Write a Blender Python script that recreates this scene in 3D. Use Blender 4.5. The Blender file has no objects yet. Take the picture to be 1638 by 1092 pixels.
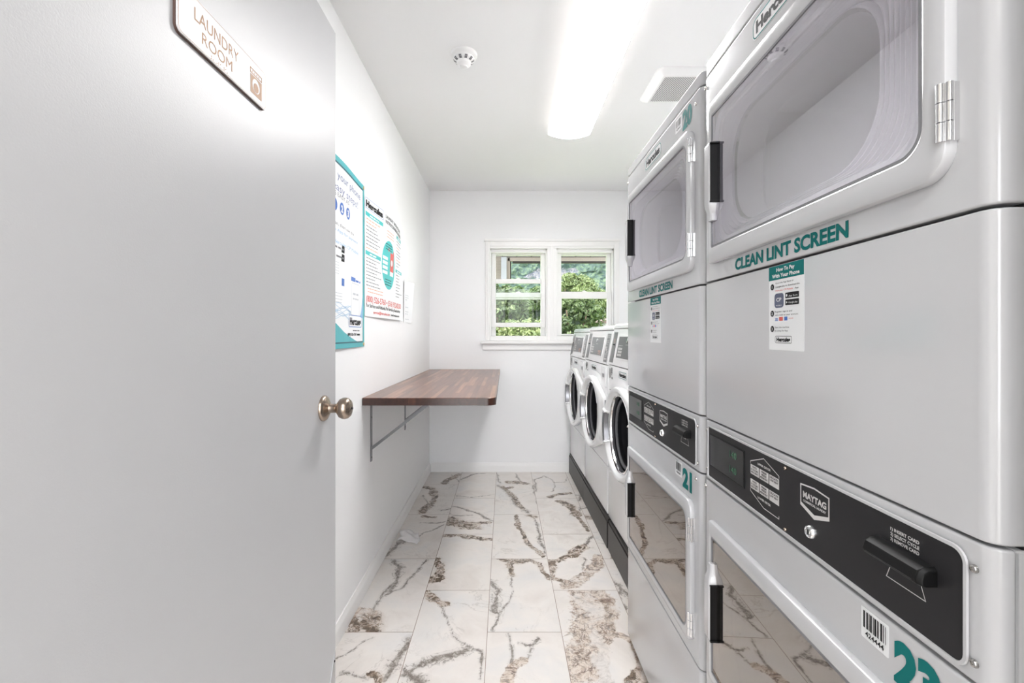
import bpy, bmesh, math, random
import numpy as np
from mathutils import Vector, Matrix, noise

# ------------------------------------------------------------------ camera, world, sun, exposure
SC = bpy.context.scene
COL = SC.collection
CAMH = 1.224
cd = bpy.data.cameras.new('camera'); cam = bpy.data.objects.new('camera', cd); COL.objects.link(cam)
cam.location = (0, 0, CAMH); cam.rotation_euler = (math.pi/2, 0, 0)
cd.sensor_width = 36.0; cd.lens = 728/1638*36
cd.shift_x = 12/1638; cd.shift_y = -12/1638
cd.clip_start = 0.02; cd.clip_end = 500
SC.camera = cam

wd = bpy.data.worlds.new('sky'); SC.world = wd; wd.use_nodes = True
nt = wd.node_tree; nt.nodes.clear()
wo = nt.nodes.new('ShaderNodeOutputWorld'); wb = nt.nodes.new('ShaderNodeBackground')
wb.inputs['Color'].default_value = (0.94, 0.965, 1.0, 1); wb.inputs['Strength'].default_value = 3.8
nt.links.new(wb.outputs[0], wo.inputs[0])

sd = bpy.data.lights.new('sun', 'SUN'); sd.energy = 6.0; sd.angle = math.radians(1.0); sd.color = (1, .95, .86)
sun = bpy.data.objects.new('sun', sd); COL.objects.link(sun)
sun.rotation_euler = Vector((-0.62, 0.02, 0.9)).to_track_quat('Z', 'Y').to_euler()

SC.view_settings.view_transform = 'Standard'; SC.view_settings.look = 'None'
SC.view_settings.gamma = 1; SC.view_settings.use_curve_mapping = False
SC.view_settings.exposure = 1.06
LAMP = 15.5
HALL_FILL = 9.0  # strength of the added fill light in the hall

random.seed(7)

# ------------------------------------------------------------------ materials
def srgb(r, g, b):
    f = lambda c: (c/255/12.92 if c/255 <= .04045 else ((c/255+.055)/1.055)**2.4)
    return (f(r), f(g), f(b), 1)
MATS = {}
def mat(name, color, rough=.5, metal=0, coat=0, spec=.5, bump=None, var=None, emis=None, trans=0):
    """principled material; bump=(scale,strength,dist); var=(scale,amount) slight tone variation"""
    if name in MATS: return MATS[name]
    m = bpy.data.materials.new(name); m.use_nodes = True; n = m.node_tree.nodes; l = m.node_tree.links
    p = n['Principled BSDF']; p.inputs['Base Color'].default_value = color
    p.inputs['Roughness'].default_value = rough; p.inputs['Metallic'].default_value = metal
    p.inputs['Coat Weight'].default_value = coat; p.inputs['Coat Roughness'].default_value = .06
    p.inputs['Specular IOR Level'].default_value = spec
    if trans: p.inputs['Transmission Weight'].default_value = trans
    if emis: p.inputs['Emission Color'].default_value = emis[0]; p.inputs['Emission Strength'].default_value = emis[1]
    tc = n.new('ShaderNodeTexCoord')
    if bump:
        t = n.new('ShaderNodeTexNoise'); t.inputs['Scale'].default_value = bump[0]; t.inputs['Detail'].default_value = 3
        b = n.new('ShaderNodeBump'); b.inputs['Strength'].default_value = bump[1]; b.inputs['Distance'].default_value = bump[2]
        l.new(tc.outputs['Object'], t.inputs['Vector']); l.new(t.outputs['Fac'], b.inputs['Height']); l.new(b.outputs[0], p.inputs['Normal'])
    if var:
        t = n.new('ShaderNodeTexNoise'); t.inputs['Scale'].default_value = var[0]; t.inputs['Detail'].default_value = 4
        l.new(tc.outputs['Object'], t.inputs['Vector'])
        mx = n.new('ShaderNodeMix'); mx.data_type = 'RGBA'
        k = 1-var[1]
        mx.inputs[6].default_value = color; mx.inputs[7].default_value = (color[0]*k, color[1]*k, color[2]*k, 1)
        l.new(t.outputs['Fac'], mx.inputs[0]); l.new(mx.outputs[2], p.inputs['Base Color'])
    MATS[name] = m; return m

WALL = mat('wall paint', srgb(243, 243, 244), .55, bump=(260, .08, .001), var=(3, .02))
CEIL = mat('ceiling paint', srgb(245, 245, 246), .7, bump=(200, .1, .001), var=(2, .02))
TRIM = mat('trim paint', srgb(240, 239, 238), .35, var=(8, .02))
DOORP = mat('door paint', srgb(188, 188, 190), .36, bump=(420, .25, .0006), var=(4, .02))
ENAMEL = mat('white enamel', srgb(236, 236, 237), .16, coat=.4, bump=(5, .05, .002), var=(5, .015))
DRYERW = mat('dryer white paint', srgb(190, 190, 192), .15, coat=.35, bump=(4, .06, .002), var=(5, .015))
DARKGAP = mat('dark seam', srgb(45, 45, 47), .7, var=(10, .2))
CPANEL = mat('charcoal control panel', srgb(34, 33, 35), .5, 0, 0, .3, bump=(900, .15, .0003), var=(30, .1))
BLACKP = mat('black plastic', srgb(8, 8, 9), .5, 0, 0, .25, var=(20, .2))
BLACKG = mat('black gloss', srgb(12, 12, 12), .06, coat=.5, var=(20, .2))
CHROME = mat('chrome', (.82, .82, .83, 1), .14, 1, var=(40, .05))
STEEL = mat('brushed steel', (.55, .55, .56, 1), .33, 1, var=(60, .1))
NICKEL = mat('satin nickel', srgb(168, 152, 138), .27, 1, var=(60, .12), bump=(300, .05, .0003))
PRINTW = mat('printed silver', srgb(205, 203, 202), .5, var=(60, .03))
TEAL = mat('teal print', srgb(0, 108, 106), .6, 0, 0, .2, var=(60, .05))
TEALL = mat('light teal print', srgb(60, 190, 190), .45, var=(60, .05))
TEALD = mat('teal border', srgb(70, 176, 184), .4, var=(20, .08))
INK = mat('black ink', srgb(28, 28, 30), .6, 0, 0, .2, var=(60, .1))
INKG = mat('grey ink', srgb(130, 130, 134), .6, var=(60, .1))
INKR = mat('red ink', srgb(222, 92, 84), .5, var=(60, .05))
INKB = mat('blue ink', srgb(62, 110, 190), .45, var=(60, .05))
INKV = mat('slate ink', srgb(78, 84, 110), .4, var=(60, .05))
INKP = mat('pale blue ink', srgb(150, 196, 232), .45, var=(10, .2))
INKO = mat('pale orange ink', srgb(240, 170, 140), .5, var=(60, .05))
PAPER = mat('poster paper', srgb(240, 241, 243), .35, var=(6, .02))
STICK = mat('sticker film', srgb(226, 227, 228), .25, var=(20, .02))
GOLD = mat('gold lettering', srgb(172, 128, 88), .5, 0, var=(60, .05))
SIGNB = mat('sign edge brown', srgb(84, 62, 54), .5, var=(60, .1))
SIGNW = mat('sign face', srgb(206, 202, 203), .35, var=(20, .02))
PLINTH = mat('dark stained plinth', srgb(36, 31, 29), .4, bump=(60, .1, .001), var=(12, .25))
GASKET = mat('grey rubber', srgb(120, 120, 124), .5, var=(30, .1))
RIBM = mat('door seal ribs', srgb(166, 164, 172), .3, var=(30, .05))
TISSUE = mat('tissue paper', srgb(225, 222, 222), .8, bump=(90, .4, .002), var=(30, .05))
SCREW = mat('screw steel', (.5, .48, .46, 1), .25, 1, var=(60, .1))
GREENL = mat('green display digits', srgb(52, 100, 74), .5, emis=(srgb(50, 120, 80), .12))
LABELG = mat('washer label grey', srgb(92, 92, 95), .3, bump=(200, .05, .0003), var=(3, .25))
PLASTW = mat('white plastic', srgb(240, 240, 240), .4, var=(20, .02))

def glass_mat(name, tint, ior=1.6, add=.05, rough=.015, refl=(1, 1, 1, 1)):
    m = bpy.data.materials.new(name); m.use_nodes = True; n = m.node_tree.nodes; l = m.node_tree.links
    n.clear(); o = n.new('ShaderNodeOutputMaterial')
    tr = n.new('ShaderNodeBsdfTransparent'); tr.inputs[0].default_value = tint
    gl = n.new('ShaderNodeBsdfGlossy'); gl.inputs['Roughness'].default_value = rough; gl.inputs[0].default_value = refl
    fr = n.new('ShaderNodeFresnel'); fr.inputs[0].default_value = ior
    ad = n.new('ShaderNodeMath'); ad.operation = 'ADD'; ad.use_clamp = True; ad.inputs[1].default_value = add
    mx = n.new('ShaderNodeMixShader'); ge = n.new('ShaderNodeNewGeometry')
    ib = n.new('ShaderNodeMath'); ib.operation = 'SUBTRACT'; ib.inputs[0].default_value = 1; l.new(ge.outputs['Backfacing'], ib.inputs[1])
    mu = n.new('ShaderNodeMath'); mu.operation = 'MULTIPLY'; l.new(ad.outputs[0], mu.inputs[0]); l.new(ib.outputs[0], mu.inputs[1])
    l.new(fr.outputs[0], ad.inputs[0]); l.new(mu.outputs[0], mx.inputs[0]); l.new(tr.outputs[0], mx.inputs[1]); l.new(gl.outputs[0], mx.inputs[2])
    l.new(mx.outputs[0], o.inputs[0]); return m
WGLASS = glass_mat('window glass', (.96, .98, .97, 1), 1.3, 0)
DGLASS = glass_mat('dryer door glass', (.95, .94, .96, 1), 1.8, .26, .015, (.96, .94, 1, 1))
DGLASSL = glass_mat('tinted lower door glass', (.40, .38, .37, 1), 1.8, .20, .015, (1, .94, .90, 1))
BOWL = glass_mat('washer door glass', (.30, .30, .31, 1), 1.35, .0)

def emission(name, color, s):
    m = bpy.data.materials.new(name); m.use_nodes = True; n = m.node_tree.nodes; l = m.node_tree.links
    n.clear(); o = n.new('ShaderNodeOutputMaterial'); e = n.new('ShaderNodeEmission')
    tc = n.new('ShaderNodeTexCoord'); t = n.new('ShaderNodeTexNoise'); t.inputs['Scale'].default_value = 3
    mr = n.new('ShaderNodeMapRange'); mr.inputs[3].default_value = s*.92; mr.inputs[4].default_value = s*1.08
    l.new(tc.outputs['Object'], t.inputs[0]); l.new(t.outputs['Fac'], mr.inputs[0]); l.new(mr.outputs[0], e.inputs[1])
    e.inputs[0].default_value = color
    l.new(e.outputs[0], o.inputs[0]); return m
LENS = emission('lit acrylic lens', (1, .99, .985, 1), LAMP)
FILL_LENS = emission('hall fill lens', (1, 1, 1, 1), HALL_FILL)
LENSS = emission('lit lens side', (1, .965, .93, 1), 1.0)

# ------------------------------------------------------------------ mesh helpers
UVW = Matrix(((0, 0, -1, 0), (-1, 0, 0, 0), (0, 1, 0, 0), (0, 0, 0, 1)))   # (u,v,w) -> faces the aisle (-X); u runs toward the viewer
LW = Matrix(((0, 0, 1, 0), (1, 0, 0, 0), (0, 1, 0, 0), (0, 0, 0, 1)))      # left wall: u -> +Y, v -> +Z, w -> +X
BW = Matrix(((1, 0, 0, 0), (0, 0, -1, 0), (0, 1, 0, 0), (0, 0, 0, 1)))     # back wall: u -> +X, v -> +Z, w -> -Y

class MB:
    def __init__(s, T=None): s.v = []; s.f = []; s.mi = []; s.T = T or Matrix.Identity(4); s.m = 0
    def add(s, vs, fs):
        b = len(s.v); s.v += [s.T @ Vector(p) for p in vs]
        for f in fs: s.f.append([i+b for i in f]); s.mi.append(s.m)
    def box(s, a, b):
        x0, y0, z0 = [min(p, q) for p, q in zip(a, b)]; x1, y1, z1 = [max(p, q) for p, q in zip(a, b)]
        s.add([(x0, y0, z0), (x1, y0, z0), (x1, y1, z0), (x0, y1, z0), (x0, y0, z1), (x1, y0, z1), (x1, y1, z1), (x0, y1, z1)],
              [(0, 3, 2, 1), (4, 5, 6, 7), (0, 1, 5, 4), (1, 2, 6, 5), (2, 3, 7, 6), (3, 0, 4, 7)]); return s
    def loft(s, rings, cap0=True, cap1=True, close=False):
        n = len(rings[0]); vs = [p for r in rings for p in r]; fs = []
        R = len(rings)
        for k in range(R if close else R-1):
            a = k*n; b = ((k+1) % R)*n
            for i in range(n):
                j = (i+1) % n; fs.append((a+i, a+j, b+j, b+i))
        if not close:
            if cap0: fs.append(tuple(range(n-1, -1, -1)))
            if cap1: fs.append(tuple((R-1)*n+i for i in range(n)))
        s.add(vs, fs); return s
    def prism(s, pts, w0, w1): return s.loft([[(p[0], p[1], w0) for p in pts], [(p[0], p[1], w1) for p in pts]])
    def flat(s, pts, w): s.add([(p[0], p[1], w) for p in pts], [tuple(range(len(pts)))]); return s
    def quad(s, u0, v0, u1, v1, w): return s.flat([(u0, v0), (u1, v0), (u1, v1), (u0, v1)], w)
    def ring(s, outer, inner, w0, w1):
        return s.loft([[(p[0], p[1], w0) for p in outer], [(p[0], p[1], w1) for p in outer], [(p[0], p[1], w1) for p in inner], [(p[0], p[1], w0) for p in inner]], close=True)
    def outline(s, pts, t, w, closed=True):
        n = len(pts)
        for i in range(n if closed else n-1):
            a = Vector(pts[i]); b = Vector(pts[(i+1) % n]); d = (b-a)
            if d.length < 1e-9: continue
            d.normalize(); q = Vector((-d.y, d.x))*t/2; e = d*t*.3
            s.flat([a-q-e, b-q+e, b+q+e, a+q-e], w)
        return s
    def lathe(s, prof, c, axis=(0, 0, 1), n=32, cap=True):
        ax = Vector(axis).normalized(); t = Vector((1, 0, 0)) if abs(ax.x) < .9 else Vector((0, 1, 0))
        e1 = (t-ax*t.dot(ax)).normalized(); e2 = ax.cross(e1); c = Vector(c)
        rings = [[c+ax*h+e1*(r*math.cos(2*math.pi*i/n))+e2*(r*math.sin(2*math.pi*i/n)) for i in range(n)] for r, h in prof]
        return s.loft(rings, cap, cap)
    def tube(s, path, r, n=10):
        P = [Vector(p) for p in path]; rings = []; prev = None
        for i, p in enumerate(P):
            d = ((P[min(i+1, len(P)-1)]-P[i-1 if i else 0])).normalized()
            if prev is None:
                t = Vector((0, 0, 1)) if abs(d.z) < .9 else Vector((1, 0, 0)); e1 = (t-d*t.dot(d)).normalized()
            else: e1 = (prev-d*prev.dot(d)).normalized()
            prev = e1; e2 = d.cross(e1); rr_ = r[i] if isinstance(r, (list, tuple)) else r
            rings.append([p+e1*rr_*math.cos(2*math.pi*k/n)+e2*rr_*math.sin(2*math.pi*k/n) for k in range(n)])
        return s.loft(rings)
    def text(s, body, u, v, h, w, width=None, align='L', bold=0, spacing=1.0):
        vs, fs, x0, x1 = textgeo(body, bold, spacing)
        sx = (width/(x1-x0)) if width else h
        off = {'L': -x0, 'C': -(x0+x1)/2, 'R': -x1}[align]
        s.add([(u+(p[0]+off)*sx, v+p[1]*h, w) for p in vs], fs); return s
    def words(s, u0, v, u1, h, w, fill=1.0):
        u = u0; end = u0+(u1-u0)*fill
        while u < end-h*1.0:
            L = min(random.uniform(1.5, 5)*h, end-u); s.quad(u, v, u+L, v+h*.62, w); u += L+h*.7
        return s
    def brk(s): s.cuts = getattr(s, 'cuts', [])+[(len(s.v), len(s.f))]
    def build_split(s, name, *a, **k):
        c = [(0, 0)]+getattr(s, 'cuts', [])+[(len(s.v), len(s.f))]; names = name if isinstance(name, (list, tuple)) else [name]*(len(c)-1); i = 0; out = []
        for (v0, f0), (v1, f1) in zip(c[:-1], c[1:]):
            if f1 <= f0: continue
            q = MB(); q.v = s.v[v0:v1]; q.f = [[x-v0 for x in f] for f in s.f[f0:f1]]; q.mi = s.mi[f0:f1]; out.append(q.build(names[min(i, len(names)-1)], *a, **k)); i += 1
        return out
    def build(s, name, m=None, parent=None, bevel=0, smooth=35, seg=2, mats=None, loc=None):
        me = bpy.data.meshes.new(name); me.from_pydata([tuple(p) for p in s.v], [], s.f); 
        for mm in (mats or [m]): me.materials.append(mm)
        if mats:
            for p, i in zip(me.polygons, s.mi): p.material_index = i
        bm = bmesh.new(); bm.from_mesh(me)
        if not getattr(s, 'keep', False): bmesh.ops.recalc_face_normals(bm, faces=bm.faces)
        bm.to_mesh(me); bm.free()
        o = bpy.data.objects.new(name, me); COL.objects.link(o)
        if parent: o.parent = parent
        if loc: o.location = loc
        if smooth: me.shade_smooth(); me.set_sharp_from_angle(angle=math.radians(smooth))
        if bevel:
            b = o.modifiers.new('bevel', 'BEVEL'); b.width = bevel; b.segments = seg; b.limit_method = 'ANGLE'; b.angle_limit = math.radians(40)
            b.harden_normals = True
        return o

_tg = {}
def textgeo(body, bold=0, spacing=1.0):
    k = (body, bold, spacing)
    if k in _tg: return _tg[k]
    def mk(b):
        c = bpy.data.curves.new('glyphs', 'FONT'); c.body = b; c.size = 1; c.offset = bold; c.space_character = spacing; c.resolution_u = 3; c.fill_mode = 'FRONT'
        o = bpy.data.objects.new('glyphs', c); COL.objects.link(o); bpy.context.view_layer.update()
        me = bpy.data.meshes.new_from_object(o.evaluated_get(bpy.context.evaluated_depsgraph_get()))
        vs = [tuple(v.co) for v in me.vertices]; fs = [tuple(p.vertices) for p in me.polygons]
        bpy.data.objects.remove(o); bpy.data.curves.remove(c); bpy.data.meshes.remove(me); return vs, fs
    hv, _ = mk('H'); H = max(p[1] for p in hv)
    vs, fs = mk(body); vs = [(p[0]/H, p[1]/H) for p in vs]
    r = (vs, fs, min(p[0] for p in vs), max(p[0] for p in vs)); _tg[k] = r; return r

def rr(u0, v0, u1, v1, r, n=6):
    if not isinstance(r, (list, tuple)): r = (r,)*4
    pts = []
    for (cu, cv, a0, q) in ((u0, v0, math.pi, 0), (u1, v0, 1.5*math.pi, 1), (u1, v1, 0, 2), (u0, v1, .5*math.pi, 3)):
        R = max(r[q], 1e-5); cx = cu+R if cu == u0 else cu-R; cy = cv+R if cv == v0 else cv-R
        for i in range(n+1):
            a = a0+i/n*math.pi/2; pts.append((cx+R*math.cos(a), cy+R*math.sin(a)))
    return pts
def inset(b, r, d, n=6):   # rounded rectangle shrunk by d
    rs = r if isinstance(r, (list, tuple)) else (r,)*4
    return rr(b[0]+d, b[1]+d, b[2]-d, b[3]-d, [max(x-d, .0005) for x in rs], n)
def circ(cu, cv, r, n=24, a0=0): return [(cu+r*math.cos(a0+2*math.pi*i/n), cv+r*math.sin(a0+2*math.pi*i/n)) for i in range(n)]
def at(pts, w): return [(p[0], p[1], w) for p in pts]

def tag(o, label=None, cat=None, group=None, kind=None):
    if label: o['label'] = label
    if cat: o['category'] = cat
    if group: o['group'] = group
    if kind: o['kind'] = kind
    return o
def thing(name, loc=(0, 0, 0), rz=0, **k):
    o = bpy.data.objects.new(name, None); COL.objects.link(o); o.location = loc; o.rotation_euler = (0, 0, rz); o.empty_display_size = .1
    return tag(o, **k)
def struct(o): return tag(o, kind='structure')
def cut(o, cutters):
    """subtract closed cutter meshes (MB) from o, baking the result"""
    tmp = []
    for c in cutters:
        k = c.build('cutter', DARKGAP, smooth=0); k.parent = o.parent; tmp.append(k)
        md = o.modifiers.new('cut', 'BOOLEAN'); md.object = k; md.operation = 'DIFFERENCE'; md.solver = 'EXACT'
    bpy.context.view_layer.update()
    me = bpy.data.meshes.new_from_object(o.evaluated_get(bpy.context.evaluated_depsgraph_get()))
    for md in [m for m in o.modifiers if m.type == 'BOOLEAN']: o.modifiers.remove(md)
    o.data = me; me.shade_smooth(); me.set_sharp_from_angle(angle=math.radians(35))
    while len(me.materials) > 1: me.materials.pop()
    for k in tmp: bpy.data.objects.remove(k)
    return o
def ground_mat(name, c1, c2, scale, rough=.9):
    m = bpy.data.materials.new(name); m.use_nodes = True; n = m.node_tree.nodes; l = m.node_tree.links; p = n['Principled BSDF']; p.inputs['Roughness'].default_value = rough
    tc = n.new('ShaderNodeTexCoord'); t = n.new('ShaderNodeTexNoise'); t.inputs['Scale'].default_value = scale; t.inputs['Detail'].default_value = 8; l.new(tc.outputs['Object'], t.inputs[0])
    r = n.new('ShaderNodeValToRGB'); r.color_ramp.elements[0].position = .38; r.color_ramp.elements[0].color = c1; r.color_ramp.elements[1].position = .62; r.color_ramp.elements[1].color = c2
    l.new(t.outputs['Fac'], r.inputs[0]); l.new(r.outputs[0], p.inputs['Base Color']); return m
# ------------------------------------------------------------------ room shell
XL, XR, YB, YF, ZC = -.668, 1.40, 4.05, .32, 2.498
OX0, OX1, OZ0, OZ1 = -.129, .970, 1.195, 1.981     # window opening in the back wall
m = MB(); m.box((XL-.14, YF-.12, -.05), (XL, YB+.14, ZC+.1)); struct(m.build('wall_left', WALL))
m = MB(); m.box((XR, YF-.12, -.05), (XR+.14, YB+.14, ZC+.1)); struct(m.build('wall_right', WALL))
m = MB()
m.box((XL, YB, -.05), (XR, YB+.14, OZ0)); m.box((XL, YB, OZ1), (XR, YB+.14, ZC+.1))
m.box((XL, YB, OZ0), (OX0, YB+.14, OZ1)); m.box((OX1, YB, OZ0), (XR, YB+.14, OZ1))
struct(m.build('wall_back', WALL))
m = MB()
m.box((XL, YF-.12, -.05), (-.46, YF, ZC+.1)); m.box((.44, YF-.12, -.05), (XR, YF, ZC+.1)); m.box((-.46, YF-.12, 2.06), (.44, YF, ZC+.1))
m.box((-1.7, YF-.12, -.05), (XL, YF-.02, ZC+.1)); m.box((XR, YF-.12, -.05), (1.8, YF-.02, ZC+.1))
struct(m.build('wall_front', WALL))
m = MB(); m.box((XL-.14, YF-.12, ZC), (XR+.14, YB+.14, ZC+.2)); struct(m.build('ceiling', CEIL))

def base_profile(L):   # along u from 0..L, in (w,v)
    pr = [(0, 0), (.013, 0), (.013, .052), (.011, .062), (.006, .070), (.005, .078), (0, .080)]
    return [[(0, p[1], p[0]) for p in pr], [(L, p[1], p[0]) for p in pr]]
m = MB(Matrix.Translation((XL, YF, 0)) @ LW); m.loft(base_profile(YB-YF)); struct(m.build('baseboard_left', TRIM))
m = MB(Matrix.Translation((XL+.0135, YB, 0)) @ BW); m.loft(base_profile(XR-XL-.014)); struct(m.build('baseboard_back', TRIM))
m = MB(); m.box((-.475, YF-.125, 0), (-.46, YF+.004, 2.06)); m.box((.44, YF-.125, 0), (.455, YF+.004, 2.06)); m.box((-.475, YF-.125, 2.06), (.455, YF+.004, 2.075))
struct(m.build('trim_3', TRIM))

# ---- floor: printed marble tiles, one grid per tile, vein fields stored per vertex
ZO = lambda x, y: (530+x/3.102, 740+y/3.102)
def fl(x, y):
    px, py = ZO(x, y); Y = 728*CAMH/(py-534); return ((px-807)*Y/728, Y)
VEINS = [  # kind (b brown, g grey, o mosaic), half width in metres, points read in the floor crop
 ('b', .03, [(560,100),(585,82),(640,58)]), ('g', .012, [(600,60),(635,95)]),
 ('b', .035, [(455,120),(500,130),(520,165),(500,200),(445,245)]), ('g', .012, [(450,160),(480,210),(515,215)]), ('g',.012,[(540,240),(600,225)]),
 ('b', .02, [(455,268),(515,270)]), ('g', .010, [(425,375),(450,350),(500,335),(560,305)]), ('g', .035, [(262,462),(310,430),(345,395)]), ('g', .010, [(440,300),(560,290)]),
 ('g', .028, [(310,480),(345,520),(320,580),(290,640)]), ('g', .016, [(300,600),(250,660),(215,720),(200,770)]), ('b', .045, [(185,770),(190,810),(205,842)]), ('g', .014, [(465,482),(400,560),(350,625),(275,655)]),
 ('b', .022, [(98,745),(112,790),(112,842)]), ('o', .02, [(100,740),(150,735),(200,740)]),
 ('g', .009, [(25,960),(120,915),(210,865)]), ('g', .03, [(390,872),(340,960),(290,1040),(250,1085)]), ('b', .022, [(195,1050),(215,1085)]), ('g', .02, [(60,1050),(150,1075)]),
 ('g', .02, [(640,85),(700,58),(760,52)]), ('g', .010, [(625,165),(720,168),(805,160)]),
 ('g', .018, [(600,215),(690,235),(740,260),(800,290)]), ('b', .06, [(585,285),(640,305),(700,315)]), ('b', .03, [(700,300),(780,300)]), ('g', .012, [(560,240),(600,262),(700,262)]),
 ('b', .026, [(562,360),(650,362),(720,372),(798,382)]), ('b', .035, [(522,485),(545,530),(535,575),(500,580)]), ('b', .012,[(540,570),(560,575)]),
 ('b', .024, [(478,640),(500,665),(535,690),(565,700)]), ('g', .009, [(530,700),(575,790),(600,850),(660,905),(750,930)]), ('g', .012, [(745,930),(752,1000),(740,1085)]), ('g', .03, [(670,925),(560,960),(440,1000),(350,1060)]), ('g', .03, [(350,1030),(460,1085)]),
 ('b', .04, [(880,95),(930,98),(960,102)]), ('g', .015, [(920,55),(940,100)]), ('g', .015, [(822,52),(835,100)]),
 ('g', .028, [(828,112),(880,150),(920,210),(980,250)]), ('b', .022, [(850,118),(900,160),(950,230)]), ('g', .010, [(1000,112),(1020,200)]), ('b', .02,[(870,125),(890,120)]),
 ('b', .016, [(925,262),(925,310),(960,370),(1010,430),(1050,465)]), ('g', .016, [(990,258),(1025,310),(1040,380),(1055,450)]), ('b', .025,[(985,262),(1005,270)]),
 ('b', .028, [(845,475),(900,490),(965,485)]), ('b', .022, [(885,500),(897,560)]), ('g', .009, [(895,560),(900,640),(880,700),(825,745),(800,832)]), ('g', .03, [(800,590),(820,650),(805,740)]), ('b', .014, [(965,478),(1030,500),(1060,545),(1085,575)]),
 ('g', .014, [(885,848),(900,900),(893,990),(885,1085)]), ('g', .014, [(1035,868),(1000,905),(950,895)]), ('o', .02, [(950,980),(900,1010),(880,1075)]), ('g', .010, [(985,905),(985,960),(940,1000)]),
 ('g', .013, [(1000,85),(1060,65),(1110,100),(1160,92),(1195,58)]), ('g', .010, [(1112,102),(1095,145)]), ('g', .014, [(1010,80),(1015,140)]), ('b', .022, [(1080,168),(1130,155),(1185,150)]),
 ('b', .035, [(1140,190),(1190,215),(1220,260)]), ('b', .016, [(1220,260),(1250,300),(1275,335)]), ('g', .012, [(1240,200),(1230,260)]),
 ('b', .022, [(1075,490),(1130,480),(1200,455),(1240,425)]), ('b', .04, [(1200,455),(1250,420)]), ('g', .018, [(1245,420),(1270,380),(1310,348)]), ('b', .03, [(1090,505),(1080,560)]), ('b', .014,[(1085,575),(1170,590)]), ('o', .035, [(1180,600),(1260,560),(1310,510),(1335,470)]), ('g', .010, [(1255,470),(1240,530)]),
 ('o', .075, [(1235,640),(1290,690),(1300,760),(1280,850),(1245,960),(1240,1088)]), ('o', .05, [(1300,640),(1345,690),(1350,740)]), ('b', .014, [(1355,700),(1385,800),(1400,850)]), ('o', .02, [(1390,850),(1440,858),(1500,890),(1545,990),(1570,1085)]), ('o', .018, [(1375,870),(1345,930),(1350,1000),(1360,1085)]), ('b', .02, [(1540,1040),(1470,1085)]),
]
WV = [(k, w, [fl(*p) for p in pts]) for k, w, pts in VEINS]
random.seed(11)
tile_w, tile_l, tx0, ty0 = .3045, .61, -.0707, 1.869
def tiles():
    for c in range(-2, 5):
        off = .305 if c % 2 else 0.0
        for r in range(-4, 5):
            x0 = tx0+c*tile_w; y0 = ty0+off+r*tile_l; x1 = x0+tile_w; y1 = y0+tile_l
            a, b, c_, d = max(x0, XL-.02), max(y0, .1), min(x1, XR+.02), min(y1, YB+.02)
            if c_-a < .01 or d-b < .01: continue
            yield x0, y0, x1, y1, a, b, c_, d
vs = []; fs = []; A = {'b': [], 'g': [], 'o': []}; off = []
G = .0012
for (x0, y0, x1, y1, a, b, c_, d) in tiles():
    fine = a < .66
    st = .007 if fine else .1
    a2, b2, c2, d2 = a+G, b+G, c_-G, d-G
    nx = max(1, int((c2-a2)/st)); ny = max(1, int((d2-b2)/st))
    gx, gy = np.meshgrid(np.linspace(a2, c2, nx+1), np.linspace(b2, d2, ny+1))
    gx = gx.ravel(); gy = gy.ravel(); base = len(vs)
    fld = {k: np.zeros(len(gx)) for k in 'bgo'}
    mine = []; o0 = random.uniform(0, 50)
    for k, w, pts in WV:
        mx = sum(p[0] for p in pts)/len(pts); my = sum(p[1] for p in pts)/len(pts)
        if x0 <= mx < x1 and y0 <= my < y1: mine.append((k, w, pts))
    if not mine and b < 3.9:
        for q in range(3):
            ax, ay = random.uniform(x0, x1), random.uniform(y0, y1); pts = [(ax, ay)]; an = random.uniform(0, 6.3)
            for j in range(5): an += random.uniform(-.6, .6); ax += .07*math.cos(an); ay += .12*math.sin(an); pts.append((ax, ay))
            mine.append((random.choice('ggb'), random.uniform(.01, .03), pts))
    wx = np.array([noise.fractal(Vector((x*9, y*9, o0)), .9, 2.1, 4) for x, y in zip(gx, gy)])*.016 if fine and mine else 0*gx
    wy = np.array([noise.fractal(Vector((x*9, y*9, o0+7)), .9, 2.1, 4) for x, y in zip(gx, gy)])*.020 if fine and mine else 0*gx
    for k, w, pts in mine:
        w = w*1.3*(1+.0*gx)*(1+18*wy)
        best = np.full(len(gx), 9.0)
        for (px, py), (qx, qy) in zip(pts[:-1], pts[1:]):
            dx, dy = qx-px, qy-py; L = dx*dx+dy*dy+1e-9
            GX, GY = gx+wx, gy+wy; t = np.clip(((GX-px)*dx+(GY-py)*dy)/L, 0, 1)
            best = np.minimum(best, np.hypot(GX-px-t*dx, GY-py-t*dy))
        fld[k] = np.maximum(fld[k], np.clip(1-best/w, 0, 1))
    for i in range(len(gx)): vs.append((gx[i], gy[i], 0.0))
    for k in 'bgo': A[k] += list(fld[k])
    o_ = (random.uniform(0, 20), random.uniform(0, 20), random.uniform(0, 20)); off += [o_]*len(gx)
    W = nx+1
    for j in range(ny):
        for i in range(nx):
            q = base+j*W+i; fs.append((q, q+1, q+1+W, q+W))
nb = len(vs)
vs += [(XL-.02, .1, -.0012), (XR+.02, .1, -.0012), (XR+.02, YB+.02, -.0012), (XL-.02, YB+.02, -.0012)]
fs.append((nb, nb+1, nb+2, nb+3))
for k in 'bgo': A[k] += [0]*4
off += [(0, 0, 0)]*4
me = bpy.data.meshes.new('floor'); me.from_pydata(vs, [], fs)
for k, nme in (('b', 'vein_brown'), ('g', 'vein_grey'), ('o', 'vein_mosaic')):
    at_ = me.attributes.new(nme, 'FLOAT', 'POINT'); at_.data.foreach_set('value', np.array(A[k], dtype=np.float32))
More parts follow.
